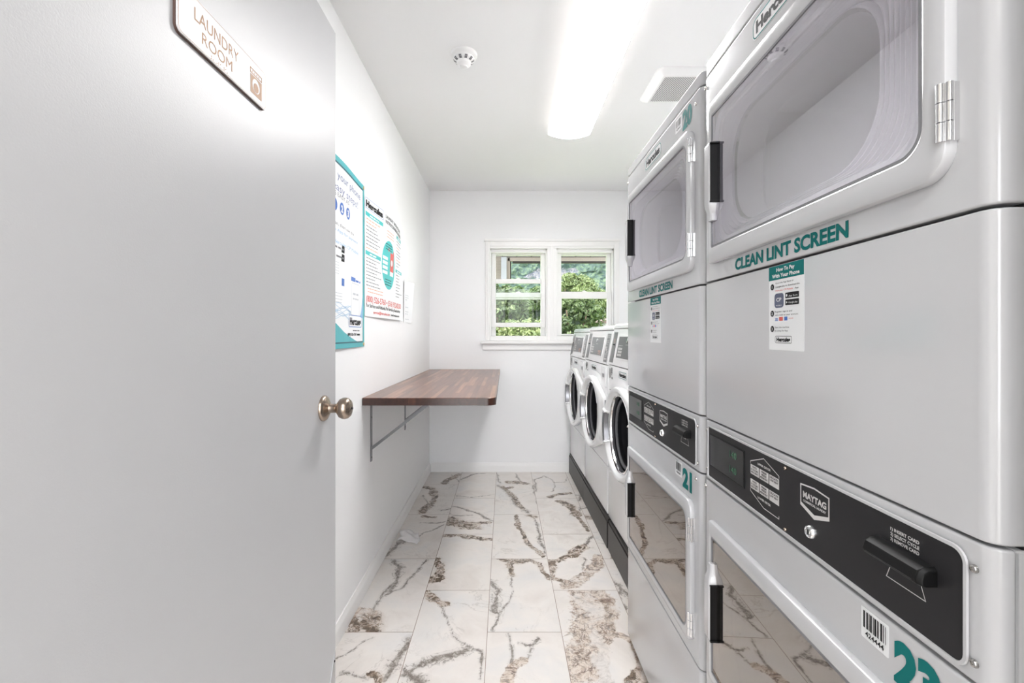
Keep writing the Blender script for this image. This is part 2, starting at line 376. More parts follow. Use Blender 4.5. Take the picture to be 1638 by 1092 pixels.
at_ = me.attributes.new('tile_offset', 'FLOAT_VECTOR', 'POINT'); at_.data.foreach_set('vector', np.array(off, dtype=np.float32).ravel())

def marble():
    m = bpy.data.materials.new('marble tile'); m.use_nodes = True; n = m.node_tree.nodes; l = m.node_tree.links
    p = n['Principled BSDF']; p.inputs['Roughness'].default_value = .32
    geo = n.new('ShaderNodeNewGeometry'); of = n.new('ShaderNodeAttribute'); of.attribute_name = 'tile_offset'
    ad = n.new('ShaderNodeVectorMath'); ad.operation = 'ADD'; l.new(geo.outputs['Position'], ad.inputs[0]); l.new(of.outputs['Vector'], ad.inputs[1])
    def N(scale, detail=6, rough=.6, dist=0.0):
        t = n.new('ShaderNodeTexNoise'); t.inputs['Scale'].default_value = scale; t.inputs['Detail'].default_value = detail; t.inputs['Roughness'].default_value = rough; t.inputs['Distortion'].default_value = dist
        l.new(ad.outputs[0], t.inputs['Vector']); return t.outputs['Fac']
    def MA(op, a, b, c=None, clamp=False):
        t = n.new('ShaderNodeMath'); t.operation = op; t.use_clamp = clamp
        for i, x in enumerate((a, b, c)):
            if x is None: continue
            if isinstance(x, (int, float)): t.inputs[i].default_value = x
            else: l.new(x, t.inputs[i])
        return t.outputs[0]
    def ramp(x, stops):
        r = n.new('ShaderNodeValToRGB'); e = r.color_ramp.elements
        e[0].position, e[0].color = stops[0]; e[1].position, e[1].color = stops[-1]
        for s_ in stops[1:-1]:
            k = e.new(s_[0]); k.color = s_[1]
        l.new(x, r.inputs[0]); return r.outputs[0]
    def mix(f, a, b):
        t = n.new('ShaderNodeMix'); t.data_type = 'RGBA'; l.new(f, t.inputs[0])
        for i, x in ((6, a), (7, b)):
            if isinstance(x, tuple): t.inputs[i].default_value = x
            else: l.new(x, t.inputs[i])
        return t.outputs[2]
    def att(nm):
        a = n.new('ShaderNodeAttribute'); a.attribute_name = nm; return a.outputs['Fac']
    hi = N(70, 8, .7, .6); mid = N(22, 6, .65, 1.2); low = N(4, 5, .6, .5)
    basec = ramp(low, [(.3, srgb(216, 208, 202)), (.5, srgb(227, 221, 216)), (.7, srgb(219, 216, 214))])
    fine = MA('ABSOLUTE', MA('SUBTRACT', N(3.2, 7, .62, 1.0), .5), 0)
    fmask = ramp(fine, [(0, (1, 1, 1, 1)), (.010, (0, 0, 0, 1))])
    fsel = ramp(N(2.3, 2, .5), [(.5, (0, 0, 0, 1)), (.65, (1, 1, 1, 1))])
    c = mix(MA('MULTIPLY', MA('MULTIPLY', fmask, fsel), .55), basec, srgb(170, 162, 156))
    cloud = ramp(N(9, 6, .65, 1.0), [(.5, (0, 0, 0, 1)), (.75, (1, 1, 1, 1))])
    c = mix(MA('MULTIPLY', cloud, .25), c, srgb(206, 202, 200))
    def smooth(x, lo, hi_):
        mr = n.new('ShaderNodeMapRange'); mr.clamp = True; mr.inputs[1].default_value = lo; mr.inputs[2].default_value = hi_; l.new(x, mr.inputs[0]); return mr.outputs[0]
    def fieldx(nm, a1, a2):
        v = att(nm); x = MA('ADD', v, MA('MULTIPLY', MA('SUBTRACT', mid, .5), a1)); x = MA('ADD', x, MA('MULTIPLY', MA('SUBTRACT', hi, .5), a2)); return x, MA('GREATER_THAN', v, 0.001)
    def ridge(scale, dist, w):   # thin dark strands
        return smooth(MA('ABSOLUTE', MA('SUBTRACT', N(scale, 5, .6, dist), .5), 0), w, 0)
    def ridge_(scale, dist, w): 
        r_ = MA('SUBTRACT', 1.0, smooth(MA('ABSOLUTE', MA('SUBTRACT', N(scale, 5, .6, dist), .5), 0), 0, w), None, True); return r_
    x, gt = fieldx('vein_grey', .9, .35)
    c = mix(MA('MULTIPLY', MA('MULTIPLY', smooth(x, .15, .95), gt), .38), c, srgb(172, 166, 162))
    core = MA('MULTIPLY', MA('MULTIPLY', smooth(x, .66, .84), gt), .85)
    c = mix(core, c, ramp(hi, [(.35, srgb(84, 74, 66)), (.5, srgb(128, 118, 110)), (.62, srgb(190, 184, 178))]))
    st_ = MA('MULTIPLY', MA('MULTIPLY', ridge_(11, .9, .022), smooth(x, .15, .45)), gt)
    c = mix(MA('MULTIPLY', st_, .7), c, srgb(92, 80, 70))
    # brown veins: tan ground, dark strands, white chips
    x, gt = fieldx('vein_brown', 1.5, .45); bm_ = MA('MULTIPLY', smooth(x, .30, .42), gt)
    bc = ramp(N(17, 8, .75, .9), [(.30, srgb(48, 37, 29)), (.42, srgb(86, 68, 52)), (.49, srgb(140, 120, 100)), (.54, srgb(222, 214, 206)), (.60, srgb(150, 124, 104)), (.70, srgb(58, 44, 34))])
    c = mix(MA('MULTIPLY', MA('MULTIPLY', smooth(x, .0, .5), gt), .4), c, srgb(186, 172, 160))
    c = mix(MA('MULTIPLY', bm_, .94), c, bc)
    c = mix(MA('MULTIPLY', MA('MULTIPLY', ridge_(13, 1.0, .03), bm_), .8), c, srgb(50, 38, 30))
    # mosaic bands: pale stone fragments in tan and rust
    x, gt = fieldx('vein_mosaic', 1.3, .4); om = MA('MULTIPLY', MA('MULTIPLY', smooth(x, .10, .28), gt), MA('SUBTRACT', 1.0, MA('MULTIPLY', smooth(N(6, 5, .65, .6), .52, .60), .75), None, True))
    oc = ramp(N(13, 9, .78, .8), [(.28, srgb(88, 56, 42)), (.38, srgb(134, 108, 90)), (.44, srgb(186, 168, 152)), (.49, srgb(224, 214, 205)), (.54, srgb(184, 162, 144)), (.60, srgb(132, 124, 120)), (.72, srgb(108, 64, 46))])
    c = mix(MA('MULTIPLY', om, .9), c, oc)
    c = mix(MA('MULTIPLY', MA('MULTIPLY', ridge_(9, .9, .02), om), .8), c, srgb(84, 58, 46))
    c = mix(MA('MULTIPLY', MA('MULTIPLY', ridge_(5, 1.4, .012), om), .6), c, srgb(84, 64, 54))
    # grout (lower by a millimetre)
    sx = n.new('ShaderNodeSeparateXYZ'); l.new(geo.outputs['Position'], sx.inputs[0])
    gr = MA('LESS_THAN', sx.outputs[2], -.0006)
    c = mix(gr, c, srgb(150, 132, 120))
    l.new(c, p.inputs['Base Color'])
    return m
me.materials.append(marble())
fo = bpy.data.objects.new('floor', me); COL.objects.link(fo); struct(fo)

# ---- the hall behind the camera
m = MB(); m.box((-1.6, -1.9, -.05), (1.7, YF-.12, -.003)); struct(m.build('floor_hall', mat('hall floor', srgb(170, 160, 150), .5, var=(5, .1))))
HALLW = mat('hall paint', srgb(225, 223, 218), .6, var=(3, .03))
m = MB(); m.box((-1.7, -2.0, -.05), (-1.6, YF-.12, 2.6)); struct(m.build('wall_hall_left', HALLW))
m = MB(); m.box((1.7, -2.0, -.05), (1.8, YF-.12, 2.6)); struct(m.build('wall_hall_right', HALLW))
m = MB(); m.box((-1.7, -2.0, -.05), (-1.0, -1.9, 2.6)); m.box((1.1, -2.0, -.05), (1.8, -1.9, 2.6)); m.box((-1.0, -2.0, 2.3), (1.1, -1.9, 2.6)); struct(m.build('wall_hall_rear', HALLW))  # wide opening added here so sky light fills the room from behind
m = MB(); m.box((-1.0, -1.98, 0), (-.93, -1.92, 2.3)); m.box((1.03, -1.98, 0), (1.1, -1.92, 2.3)); m.box((.015, -1.98, 0), (.085, -1.92, 2.3)); m.box((-1.0, -1.98, 2.23), (1.1, -1.92, 2.3)); struct(m.build('fill_opening_frame', TRIM))  # frame of the added, unseen fill-light opening
m = MB(); m.box((-3, -8, -.1), (4, -2.0, -.02)); struct(m.build('landing_floor', ground_mat('concrete', srgb(150, 148, 145), srgb(176, 174, 170), 3)))
m = MB(); m.box((-1.7, -2.0, 2.5), (1.8, YF-.12, 2.6)); struct(m.build('ceiling_hall', HALLW))

t = thing('hall_fill_light', (0, -.75, 2.5), label='square fill light added on the hall ceiling behind the camera', cat='ceiling light')  # added out of view to brighten the laundry room through the doorway
m = MB(); m.box((-.42, -.42, -.03), (.42, .42, 0)); m.build('fill_light_frame', TRIM, t, bevel=.004)
m = MB(); m.box((-.39, -.39, -.036), (.39, .39, -.0305)); m.build('lens', FILL_LENS, t)

# ---- windows
TB = Matrix.Translation((0, YB, 0)) @ BW
m = MB(TB)   # casing around both windows
m.box((-.170, 1.165, 0), (-.129, 2.061, .016)); m.box((.970, 1.165, 0), (1.018, 2.061, .016)); m.box((-.129, 1.981, 0), (.970, 2.061, .016)); m.box((.378, 1.165, -.10), (.462, 1.981, .016))
m.box((-.152, 1.165, .0), (-.129, 2.02, .022)); m.box((-.152, 2.0, 0), (.993, 2.03, .021)); m.box((.970, 1.165, 0), (.993, 2.02, .022)); m.box((-.178, 2.045, 0), (1.026, 2.066, .026))
m.box((.405, 1.165, 0), (.435, 2.0, .021)); m.box((-.129, 1.165, -.1), (.970, 1.207, .006))
struct(m.build('trim_1', TRIM, bevel=.0025))
m = MB(TB); m.box((-.213, 1.137, 0), (1.062, 1.165, .045)); struct(m.build('trim_2', TRIM, bevel=.005))
m = MB(TB); m.box((-.195, 1.082, 0), (1.044, 1.137, .014)); struct(m.build('trim_4', TRIM, bevel=.004))
def window(name, X0, X1, lower_bot, lower_top, lower_rail, open_):
    t = struct(thing(name, (X0, YB, 1.2)))
    T = Matrix.Translation((-X0, 0, -1.2)) @ BW
    m = MB(T); m.box((X0, 1.207, -.135), (X0+.011, 1.981, -.012)); m.box((X1-.011, 1.207, -.135), (X1, 1.981, -.012)); m.box((X0, 1.965, -.135), (X1, 1.981, -.012))
    m.box((X0, 1.195, -.135), (X1, 1.207, 0)); m.box((X0+.011, 1.207, -.08), (X0+.05, 1.30, -.072)); m.box((X1-.05, 1.207, -.08), (X1-.011, 1.30, -.072)); m.box((X0, 1.95, -.06), (X1, 1.966, -.02))
    m.build('window_frame', TRIM, t, bevel=.002)
    g0, g1 = X0+.0505, X1-.0505
    def sash(vb, vt, gb, gt, w0, w1, nm):
        m = MB(T); a, b = X0+.012, X1-.012
        m.box((a, vb, w0), (g0, vt, w1)); m.box((g1, vb, w0), (b, vt, w1)); m.box((g0, vb, w0), (g1, gb, w1)); m.box((g0, gt, w0), (g1, vt, w1))
        o = m.build(nm, TRIM, t, bevel=.003)
        m = MB(T); m.box((g0-.004, gb-.004, (w0+w1)/2-.002), (g1+.004, gt+.004, (w0+w1)/2+.002)); m.build('pane', WGLASS, o)
    sash(1.555, 1.963, 1.598, 1.936, -.085, -.06, 'upper_sash')
    if open_:
        sash(1.286, 1.716, 1.326, 1.676, -.055, -.028, 'lower_sash'); lt = 1.716
        m = MB(T); m.box((X0+.012, 1.538, -.11), (X1-.012, 1.553, -.095)); m.box((X0+.012, 1.207, -.11), (X0+.05, 1.963, -.095)); m.box((X1-.05, 1.207, -.11), (X1-.012, 1.963, -.095)); m.build('storm_sash', TRIM, t)
    else:
        sash(1.209, 1.602, 1.224, 1.541, -.055, -.028, 'lower_sash'); lt = 1.602
    c = (X0+X1)/2
    for vv, w in ((lt, -.04), (1.598 if open_ else lt, -.072)):
        if not open_ and w < -.05: continue
        m = MB(T); m.prism([(c-.028, vv-.002), (c+.028, vv-.002), (c+.016, vv+.006), (c+.005, vv+.012), (c-.005, vv+.012), (c-.016, vv+.006)], w-.008, w+.008); m.build('sash_lock', TRIM, t, bevel=.001)
window('window_1', -.129, .378, 0, 0, 0, True)
window('window_2', .462, .970, 0, 0, 0, False)

# ---- the open entry door
t = struct(thing('door_1', (-.4775, .34, 0)))
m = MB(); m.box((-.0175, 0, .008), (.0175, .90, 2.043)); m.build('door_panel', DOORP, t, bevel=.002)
k = MB(); k.lathe([(.0325, .0), (.0325, .004), (.030, .008), (.024, .011), (.018, .0145), (.0125, .017), (.0115, .022), (.0115, .034), (.0150, .037), (.0235, .043), (.0270, .051), (.0272, .056), (.0255, .063), (.0200, .069), (.010, .0725), (.0001, .073)], (.0175, .815, 1.0355), (1, 0, 0), 48)
kb = k.build('door_knob', NICKEL, t, smooth=50)
k = MB(); k.lathe([(.0001, .0), (.0028, 0), (.0028, .003), (.0001, .003)], (.0175+.0725, .815, 1.0355), (1, 0, 0), 12); k.build('keyhole', DARKGAP, kb)
k = MB(); k.lathe([(.0325, 0), (.0325, .01), (.012, .017), (.012, .036), (.026, .05), (.02, .068), (.0001, .07)], (-.0175, .815, 1.0355), (-1, 0, 0), 32); k.build('door_knob', NICKEL, t, smooth=50)
k = MB(LW); k.prism([(.855, .30), (.893, .30), (.893, .365)], .0175, .0195); cp = k.build('corner_plate', STEEL, t, bevel=.0005)
k = MB(); k.lathe([(.003, 0), (.0026, .0015), (.0001, .002)], (.0195, .886, .343), (1, 0, 0), 12); k.build('screw', INK, cp)
for z in (.25, 1.75):
    k = MB(); k.box((.0145, -.012, z), (.019, .03, z+.09)); k.tube([(.020, -.004, z), (.020, -.004, z+.09)], .006); k.build('hinge', NICKEL, t, bevel=.0008)

# ---- sign on the door
t = thing('door_sign', (-.46, .6306, 1.646), label='white LAUNDRY ROOM sign with gold letters and washer pictogram on the open door', cat='sign')
T = LW.copy()
m = MB(T); m.prism(rr(0, 0, .238, .074, .011), .0003, .0035); m.build('sign_back', SIGNB, t)
m = MB(T); m.prism(rr(.0012, .0012, .2368, .0728, .010), .0035, .0055); m.build('sign_face', SIGNW, t, bevel=.0003)
m = MB(T); m.outline(rr(.0035, .003, .2345, .071, .009), .0006, .0058)
m.build('border_line', GOLD, t, smooth=0)
m = MB(T); m.text('LAUNDRY', .036, .039, .0185, .0058, width=.111); m.brk(); m.text('ROOM', .053, .0145, .0170, .0058, width=.076); m.build_split('lettering', GOLD, t, smooth=0)
m = MB(T)
for i, (a, b) in enumerate(((0, 0), (0, 1), (1, 0), (3, 0), (4, 1), (4, 0), (5, 1), (7, 0), (7, 1), (8, 1), (9, 0))): m.lathe([(.0008, .0055), (.0006, .0062), (.0001, .0064)], (.075+a*.0045, .0055+b*.003, 0), (0, 0, 1), 8)
m.build('braille', GOLD, t)
m = MB(T); c = (.202, .030)
def circhole(m, box_, cc, r, w, n=32):
    pts = []
    for i in range(n):
        a = 2*math.pi*i/n; dx, dy = math.cos(a), math.sin(a)
        k = min((box_[2]-cc[0])/dx if dx > 1e-6 else ((box_[0]-cc[0])/dx if dx < -1e-6 else 9), (box_[3]-cc[1])/dy if dy > 1e-6 else ((box_[1]-cc[1])/dy if dy < -1e-6 else 9))
        pts.append((cc[0]+dx*k, cc[1]+dy*k))
    inner = circ(cc[0], cc[1], r, n)
    for i in range(n): j = (i+1) % n; m.flat([inner[i], pts[i], pts[j], inner[j]], w)
    for cx_, cy_ in ((0, 1), (2, 1), (2, 3), (0, 3)):
        P = (box_[cx_], box_[cy_]); near = sorted(range(n), key=lambda i: (pts[i][0]-P[0])**2+(pts[i][1]-P[1])**2)[:2]
        m.flat([pts[near[0]], P, pts[near[1]]], w)
circhole(m, (.183, .012, .221, .045), c, .0125, .0058)
m.flat(circ(c[0], c[1]-.003, .0085, 16, math.pi), .0058)
m.outline([(.183, .048), (.221, .048), (.221, .0555), (.183, .0555)], .0022, .0058)
for i in range(4): m.flat(circ(.190+i*.007, .0517, .0016, 10), .0058)
m.build('washer_pictogram', GOLD, t, smooth=0)
# ------------------------------------------------------------------ stacked dryers
def rprof(W, w0, w1, r, n=5):
    """section (u,w) of a panel with rounded front edges"""
    pts = [(0, w0)]
    for i in range(n+1): a = math.pi-i/n*math.pi/2; pts.append((r+r*math.cos(a), w1-r+r*math.sin(a)))
    for i in range(n+1): a = math.pi/2-i/n*math.pi/2; pts.append((W-r+r*math.cos(a), w1-r+r*math.sin(a)))
    pts.append((W, w0)); return pts
def panel(m, W, v0, v1, w0, w1, r): pr = rprof(W, w0, w1, r); return m.loft([[(p[0], v0, p[1]) for p in pr], [(p[0], v1, p[1]) for p in pr]])

def barcode(t, u0, v0, u1, v1, w, num, seed=5):
    m = MB(UVW); m.prism(rr(u0-.004, v0-.014, u1+.004, v1+.004, .002), w, w+.0003); s = m.build('barcode_sticker', STICK, t, smooth=0)
    rnd = random.Random(seed); m = MB(UVW); u = u0
    while u < u1-.0005:
        b = rnd.choice((.0008, .0012, .002, .003)); b = min(b, u1-u); m.quad(u, v0, u+b, v1, w+.0006); u += b+rnd.choice((.0008, .0014, .0022))
    m.text(num, (u0+u1)/2, v0-.0095, .0065, w+.0006, width=(u1-u0)*.82, align='C', bold=.02)
    m.build('lettering', INK, s, smooth=0); return s
def logo(t, u0, v0, u1, v1, w, T=None, bold=.05, slant=True):
    """rounded 'Hercules' badge"""
    T = T or UVW; h = v1-v0
    m = MB(T); m.prism(rr(u0, v0, u1, v1, h*.32), w, w+.0003); s = m.build('logo_sticker', STICK, t, smooth=0)
    m = MB(T); m.outline(rr(u0+h*.06, v0+h*.06, u1-h*.06, v1-h*.06, h*.28), h*.06, w+.0006); m.build('logo_border', TEAL, s, smooth=0)
    m = MB(T); m.text('Hercules', (u0+u1)/2, v0+h*.26, h*.5, w+.0007, width=(u1-u0)*.84, align='C', bold=bold)
    # stretch the letters to the badge height
    ys = [(T.inverted() @ p).y for p in m.v]; y0, y1 = min(ys), max(ys)
    m.v = [T @ Vector(((q := T.inverted() @ p).x, v0+h*.22+(q.y-y0)/(y1-y0)*h*.58, q.z)) for p in m.v]
    m.build('lettering', INK, s, smooth=0); return s

def stretch(m, i0, v0, h):
    Ti = m.T.inverted(); q = [Ti @ p for p in m.v[i0:]]; y0 = min(p.y for p in q); y1 = max(p.y for p in q)
    m.v[i0:] = [m.T @ Vector((p.x, v0+(p.y-y0)/(y1-y0)*h, p.z)) for p in q]

def pay_sticker(t, u0, u1, v0, v1, w):
    W = u1-u0; H = v1-v0; U = lambda a: u0+a*W; V = lambda a: v0+a*H
    m = MB(UVW); m.prism(rr(u0, v0, u1, v1, .0015), w, w+.0003); s = m.build('payment_sticker', STICK, t, smooth=0)
    w += .0006
    m = MB(UVW); m.quad(u0, V(.835), u1, v1, w); m.build('header_band', TEAL, s, smooth=0)
    m = MB(UVW); m.text('How To Pay', U(.5), V(.93), H*.042, w+.0003, width=W*.52, align='C', bold=.03); m.text('With Your Phone', U(.5), V(.86), H*.042, w+.0003, width=W*.78, align='C', bold=.03)
    m.build('header_lettering', STICK, s, smooth=0)
    m = MB(UVW)
    for i, vv in enumerate((.755, .435, .25)): m.flat(circ(U(.11), V(vv), W*.055, 20), w)
    for k, s_ in enumerate(('Go to the App Store or', 'Google play to download the')): m.text(s_, U(.21), V(.785-k*.045), H*.019, w, width=W*(.52, .68)[k])
    m.text('App', U(.76), V(.695), H*.019, w, width=W*.1)
    for k, s_ in enumerate(('Register, sign in and', 'add credit to your account')): m.text(s_, U(.19), V(.445-k*.04), H*.019, w, width=W*(.5, .66)[k])
    for k, s_ in enumerate(('Start the machine', 'by using the App')): m.text(s_, U(.19), V(.26-k*.04), H*.019, w, width=W*(.42, .38)[k])
    m.prism(rr(U(.50), V(.60), U(.87), V(.665), .0012), w-.0002, w); m.prism(rr(U(.50), V(.52), U(.87), V(.585), .0012), w-.0002, w)
    i0 = len(m.v); m.text('Hercules', U(.44), V(.1), H*.04, w, width=W*.40, align='C', bold=.06); stretch(m, i0, V(.10), H*.05)
    m.outline(rr(U(.2), V(.085), U(.68), V(.165), H*.02), .0008, w)
    m.build('printed_text', INK, s, smooth=0)
    m = MB(UVW)
    for i, vv in enumerate((.755, .435, .25)): m.text(str(i+1), U(.11), V(vv-.016), H*.032, w+.0003, align='C', bold=.03)
    m.brk(); m.text('App Store', U(.60), V(.615), H*.02, w+.0004, width=W*.24); m.flat(circ(U(.545), V(.632), W*.022, 12), w+.0004); m.brk(); m.text('Google play', U(.60), V(.54), H*.02, w+.0004, width=W*.24)
    m.flat([(U(.53), V(.54)), (U(.575), V(.553)), (U(.53), V(.566))], w+.0004)
    m.build_split(['step_numerals', 'badge_text', 'badge_text'], STICK, s, smooth=0)
    m = MB(UVW); m.prism(rr(U(.18), V(.50), U(.45), V(.67), W*.06), w-.0002, w+.0001); b = m.build('app_icon', INKV, s, smooth=0)
    m = MB(UVW); m.text('CP', U(.315), V(.575), H*.042, w+.0004, width=W*.15, align='C', bold=.02); m.text('MOBILE', U(.315), V(.52), H*.014, w+.0004, width=W*.17, align='C'); m.build('lettering', STICK, b, smooth=0)
    m = MB(UVW); m.text('Hercules CP Mobile', U(.21), V(.695), H*.019, w, width=W*.5); m.brk(); m.quad(U(.32), V(.345), U(.43), V(.39), w); m.brk(); m.text('DISCOVER', U(.60), V(.36), H*.014, w, width=W*.12); m.build_split(['red_lettering', 'red_card_logo', 'orange_card_logo'], INKR, s, smooth=0)
    m = MB(UVW); m.quad(U(.47), V(.345), U(.56), V(.39), w); m.text('VISA', U(.19), V(.36), H*.02, w, width=W*.1, bold=.04); m.quad(U(.19), V(.345), U(.29), V(.352), w); m.build('blue_print', INKB, s, smooth=0)

def dryer_stack(name, loc, rz, num_up, num_lo, label, seed):
    W, D = .684, .70
    t = thing(name, loc, rz, label=label, cat='dryer', group='stacked dryers along the right side')
    # cabinet bodies
    m = MB(UVW); m.box((0.0005, .035, -D), (W-.0005, 1.0165, -.021))
    for u in (.06, W-.06):
        for w in (-.08, -D+.08): m.lathe([(.02, 0), (.02, .01), (.012, .012), (.012, .036)], (u, 0, w), (0, 1, 0), 12)
    body = m.build('lower_cabinet', DRYERW, t, bevel=.002)
    m = MB(UVW); m.box((.004, .2, -D+.02), (W-.004, 1.86, -.03)); gap = m.build('inner_frame', DARKGAP, t)
    # openings: upper (door in upper cabinet) and lower
    OPN = [(.088, 1.44, .604, 1.708), (.088, .463, .604, .740)]
    m = MB(UVW); panel(m, W, 1.349, 1.8435, -D, 0, .016); up = m.build('upper_cabinet', DRYERW, t)
    m = MB(UVW); panel(m, W, .3815, .8725, -.021, 0, .016); lo = m.build('lower_front_panel', DRYERW, t)
    cs = []
    for o_, (a, b, c, d) in zip((up, lo), OPN):
        k = MB(UVW); k.prism(rr(a, b, c, d, .05, 8), -.50, .05); cut(o_, [k])
        o_.modifiers.clear(); bv = o_.modifiers.new('bevel', 'BEVEL'); bv.width = .003; bv.segments = 2; bv.limit_method = 'ANGLE'; bv.angle_limit = math.radians(60); bv.harden_normals = True
        cs.append(((a, b, c, d)))
    for (a, b, c, d) in OPN:
        k = MB(UVW); k.prism(rr(a, b, c, d, .05, 8), -.50, .05)
        cut(gap, [k])
    a, b, c, d = OPN[1]; k = MB(UVW); k.prism(rr(a, b, c, d, .05, 8), -.50, .05); cut(body, [k])
    m = MB(UVW); panel(m, W, 1.0205, 1.3455, -D, 0, .016); m.build('access_panel', DRYERW, t, bevel=.003)
    m = MB(UVW); panel(m, W, 1.847, 1.881, -D, -.001, .016); m.build('top_panel', DRYERW, t, bevel=.003)
    m = MB(UVW); panel(m, W, .035, .3785, -.021, 0, .016); m.build('kick_panel', DRYERW, t, bevel=.003)
    m = MB(UVW); panel(m, W, .876, 1.0175, -.021, -.001, .016); bez = m.build('control_bezel', DRYERW, t, bevel=.003)
    # control panel
    m = MB(UVW); b0 = (.030, .887, .656, 1.003); ro = (.004, .012, .012, .004)
    m.loft([at(rr(*b0, ro), -.0005), at(inset(b0, ro, -.004), .001), at(inset(b0, ro, -.0035), .003), at(inset(b0, ro, 0), .003), at(inset(b0, ro, .0005), .0008)], cap0=False, cap1=False); m.build('bezel_rim', DRYERW, bez)
    m = MB(UVW); m.prism(rr(*b0, ro), -.001, .0012); cp = m.build('control_panel', CPANEL, t)
    m = MB(UVW); m.box((.040, .913, .0012), (.205, .990, .0022)); m.build('display_frame', BLACKP, cp, bevel=.0006)
    m = MB(UVW); m.box((.043, .916, .002), (.202, .987, .0032)); dp = m.build('display_window', BLACKG, cp, bevel=.0005)
    m = MB(UVW)
    for vv in (.962, .930):
        for s_, u in (('1', .145), ('4', .157), ('0', .169)):
            m.text(s_, u, vv, .014, .0036, align='C')
    m.build('display_digits', GREENL, dp, smooth=0)
    m = MB(UVW); P = .0016
    for vv, s_ in ((.9525, 1), (.9245, 1)):
        for i in range(3): u = .228+i*.0335; m.quad(u, vv, u+.031, vv+.0185, P)
    m.outline([(.228, .973), (.228, .9765), (.276, .9935), (.3255, .9765), (.3255, .973)], .0014, P, False)
    m.outline([(.228, .9225), (.228, .919), (.276, .902), (.3255, .902), (.3255, .9065)], .0014, P, False)
    m.text('UPPER DRYER', .277, .9765, .004, P, width=.045, align='C', bold=.03); m.text('LOWER DRYER', .277, .9135, .004, P, width=.045, align='C', bold=.03)
    m.brk()
    sh = [(.386, .951), (.4205, .9395), (.455, .951), (.455, .985), (.4205, .9885), (.386, .985)]
    shi = [(.3885, .956), (.4205, .9465), (.4525, .956), (.4525, .983), (.4205, .9860), (.3885, .983)]
    for i in range(6): j = (i+1) % 6; m.flat([sh[i], sh[j], shi[j], shi[i]], P)
    m.text('MAYTAG', .4205, .9655, .0095, P, width=.055, align='C', bold=.04); m.text('COMMERCIAL LAUNDRY', .4205, .9585, .0035, P, width=.054, align='C', bold=.03)
    m.brk()
    for k, s_ in enumerate(('1) INSERT CARD', '2) SELECT CYCLE', '3) REMOVE CARD')): m.text(s_, .564, .9862-k*.0062, .0038, P, width=.040, bold=.03)
    m.brk(); m.outline([(.566, .9475), (.604, .9475), (.612, .927), (.558, .927)], .0011, P); m.flat([(.57, .9475), (.60, .9475), (.598, .945), (.572, .945)], P); m.quad(.578, .9405, .594, .9425, P)
    m.build_split(['program_chart', 'maker_badge', 'card_instructions', 'card_diagram'], PRINTW, cp, smooth=0)
    m = MB(UVW)
    for vv in (.9525, .9245):
        for i, ws in enumerate((('WHITES', '& COLORS', 'HIGH HEAT'), ('PERM', 'PRESS', 'MEDIUM HEAT'), ('DELICATES', 'LOW HEAT', ''))):
            u = .2435+i*.0335
            for k, s_ in enumerate(ws):
                if s_: m.text(s_, u, vv+.0132-k*.0052, .0034, P+.0003, width=.0255 if len(s_) > 7 else .017, align='C', bold=.03)
    m.build('button_text', INK, cp, smooth=0)
    m = MB(UVW); m.lathe([(.0105, .001), (.0105, .006), (.0085, .009), (.0075, .0092), (.0072, .008), (.004, .008), (.0035, .0088), (.0001, .0088)], (.417, .9195, 0), (0, 0, 1), 28); lk = m.build('key_lock', CHROME, t)
    m = MB(UVW); m.box((.4158, .9155, .0085), (.4182, .9235, .0092)); m.build('keyhole', INK, lk)
    m = MB(UVW)
    prf = [(.9495, .0), (.9495, .016), (.952, .0205), (.957, .0215), (.966, .0185), (.970, .012), (.971, 0)]
    m.loft([[(.543, .951+(p[0]-.951)*.9, p[1]*.85) for p in prf], [(.546, p[0], p[1]) for p in prf], [(.622, p[0], p[1]) for p in prf], [(.626, .951+(p[0]-.951)*.85, p[1]*.8) for p in prf]]); cr = m.build('card_reader', BLACKP, t, bevel=.0012)
    m = MB(UVW); m.box((.550, .9535, .0200), (.617, .9548, .0217)); m.build('card_slot', DARKGAP, cr)
    def screw(u, v, r=.0042, mt=SCREW, par=t, w=0.0):
        m = MB(UVW); m.lathe([(r, w), (r, w+.0015), (r*.8, w+.003), (r*.4, w+.0036), (r*.35, w+.0026), (.0001, w+.0026)], (u, v, 0), (0, 0, 1), 12); m.build('screw', mt, par)
    for u, v in ((.6655, .991), (.6655, .897), (.022, .993), (.022, .900)): screw(u, v)
    for u, v in ((.346, .9965), (.346, .893)): screw(u, v, .003, NICKEL, t, .001)
    for u, v in ((.655, .854), (.012, .857), (.655, 1.812), (.012, 1.820)): screw(u, v, .0048)
    # doors
    for which, (vb, vt, gb, gt) in enumerate(((1.386, 1.758, 1.422, 1.727), (.425, .792, .446, .758))):
        ob = (.050, vb, .648, vt); ib = (.069, gb, .619, gt); ro = (.012, .034, .034, .012) if which == 0 else (.012, .03, .03, .012); ri = (.006, .03, .03, .006)
        m = MB(UVW)
        m.loft([at(inset(ob, ro, .001, 8), 0), at(inset(ob, ro, 0, 8), .002), at(inset(ob, ro, 0, 8), .009), at(inset(ob, ro, .0015, 8), .0122), at(inset(ob, ro, .004, 8), .0135),
                at(inset(ib, ri, -.004, 8), .0135), at(inset(ib, ri, -.001, 8), .0125), at(inset(ib, ri, 0, 8), .0115), at(inset(ib, ri, 0, 8), .004), at(inset(ib, ri, -.006, 8), 0)], close=True)
        d = m.build('upper_door' if which == 0 else 'lower_door', DRYERW, t, smooth=32)
        m = MB(UVW); m.ring(rr(ib[0]-.001, gb-.001, ib[2]+.001, gt+.001, ri, 8), inset(ib, ri, .004, 8), .0095, .012); m.build('glass_trim', GASKET, d)
        m = MB(UVW); m.prism(inset(ib, ri, -.0005, 8), .0085, .0105); m.build('door_glass', DGLASSL if which else DGLASS, d)
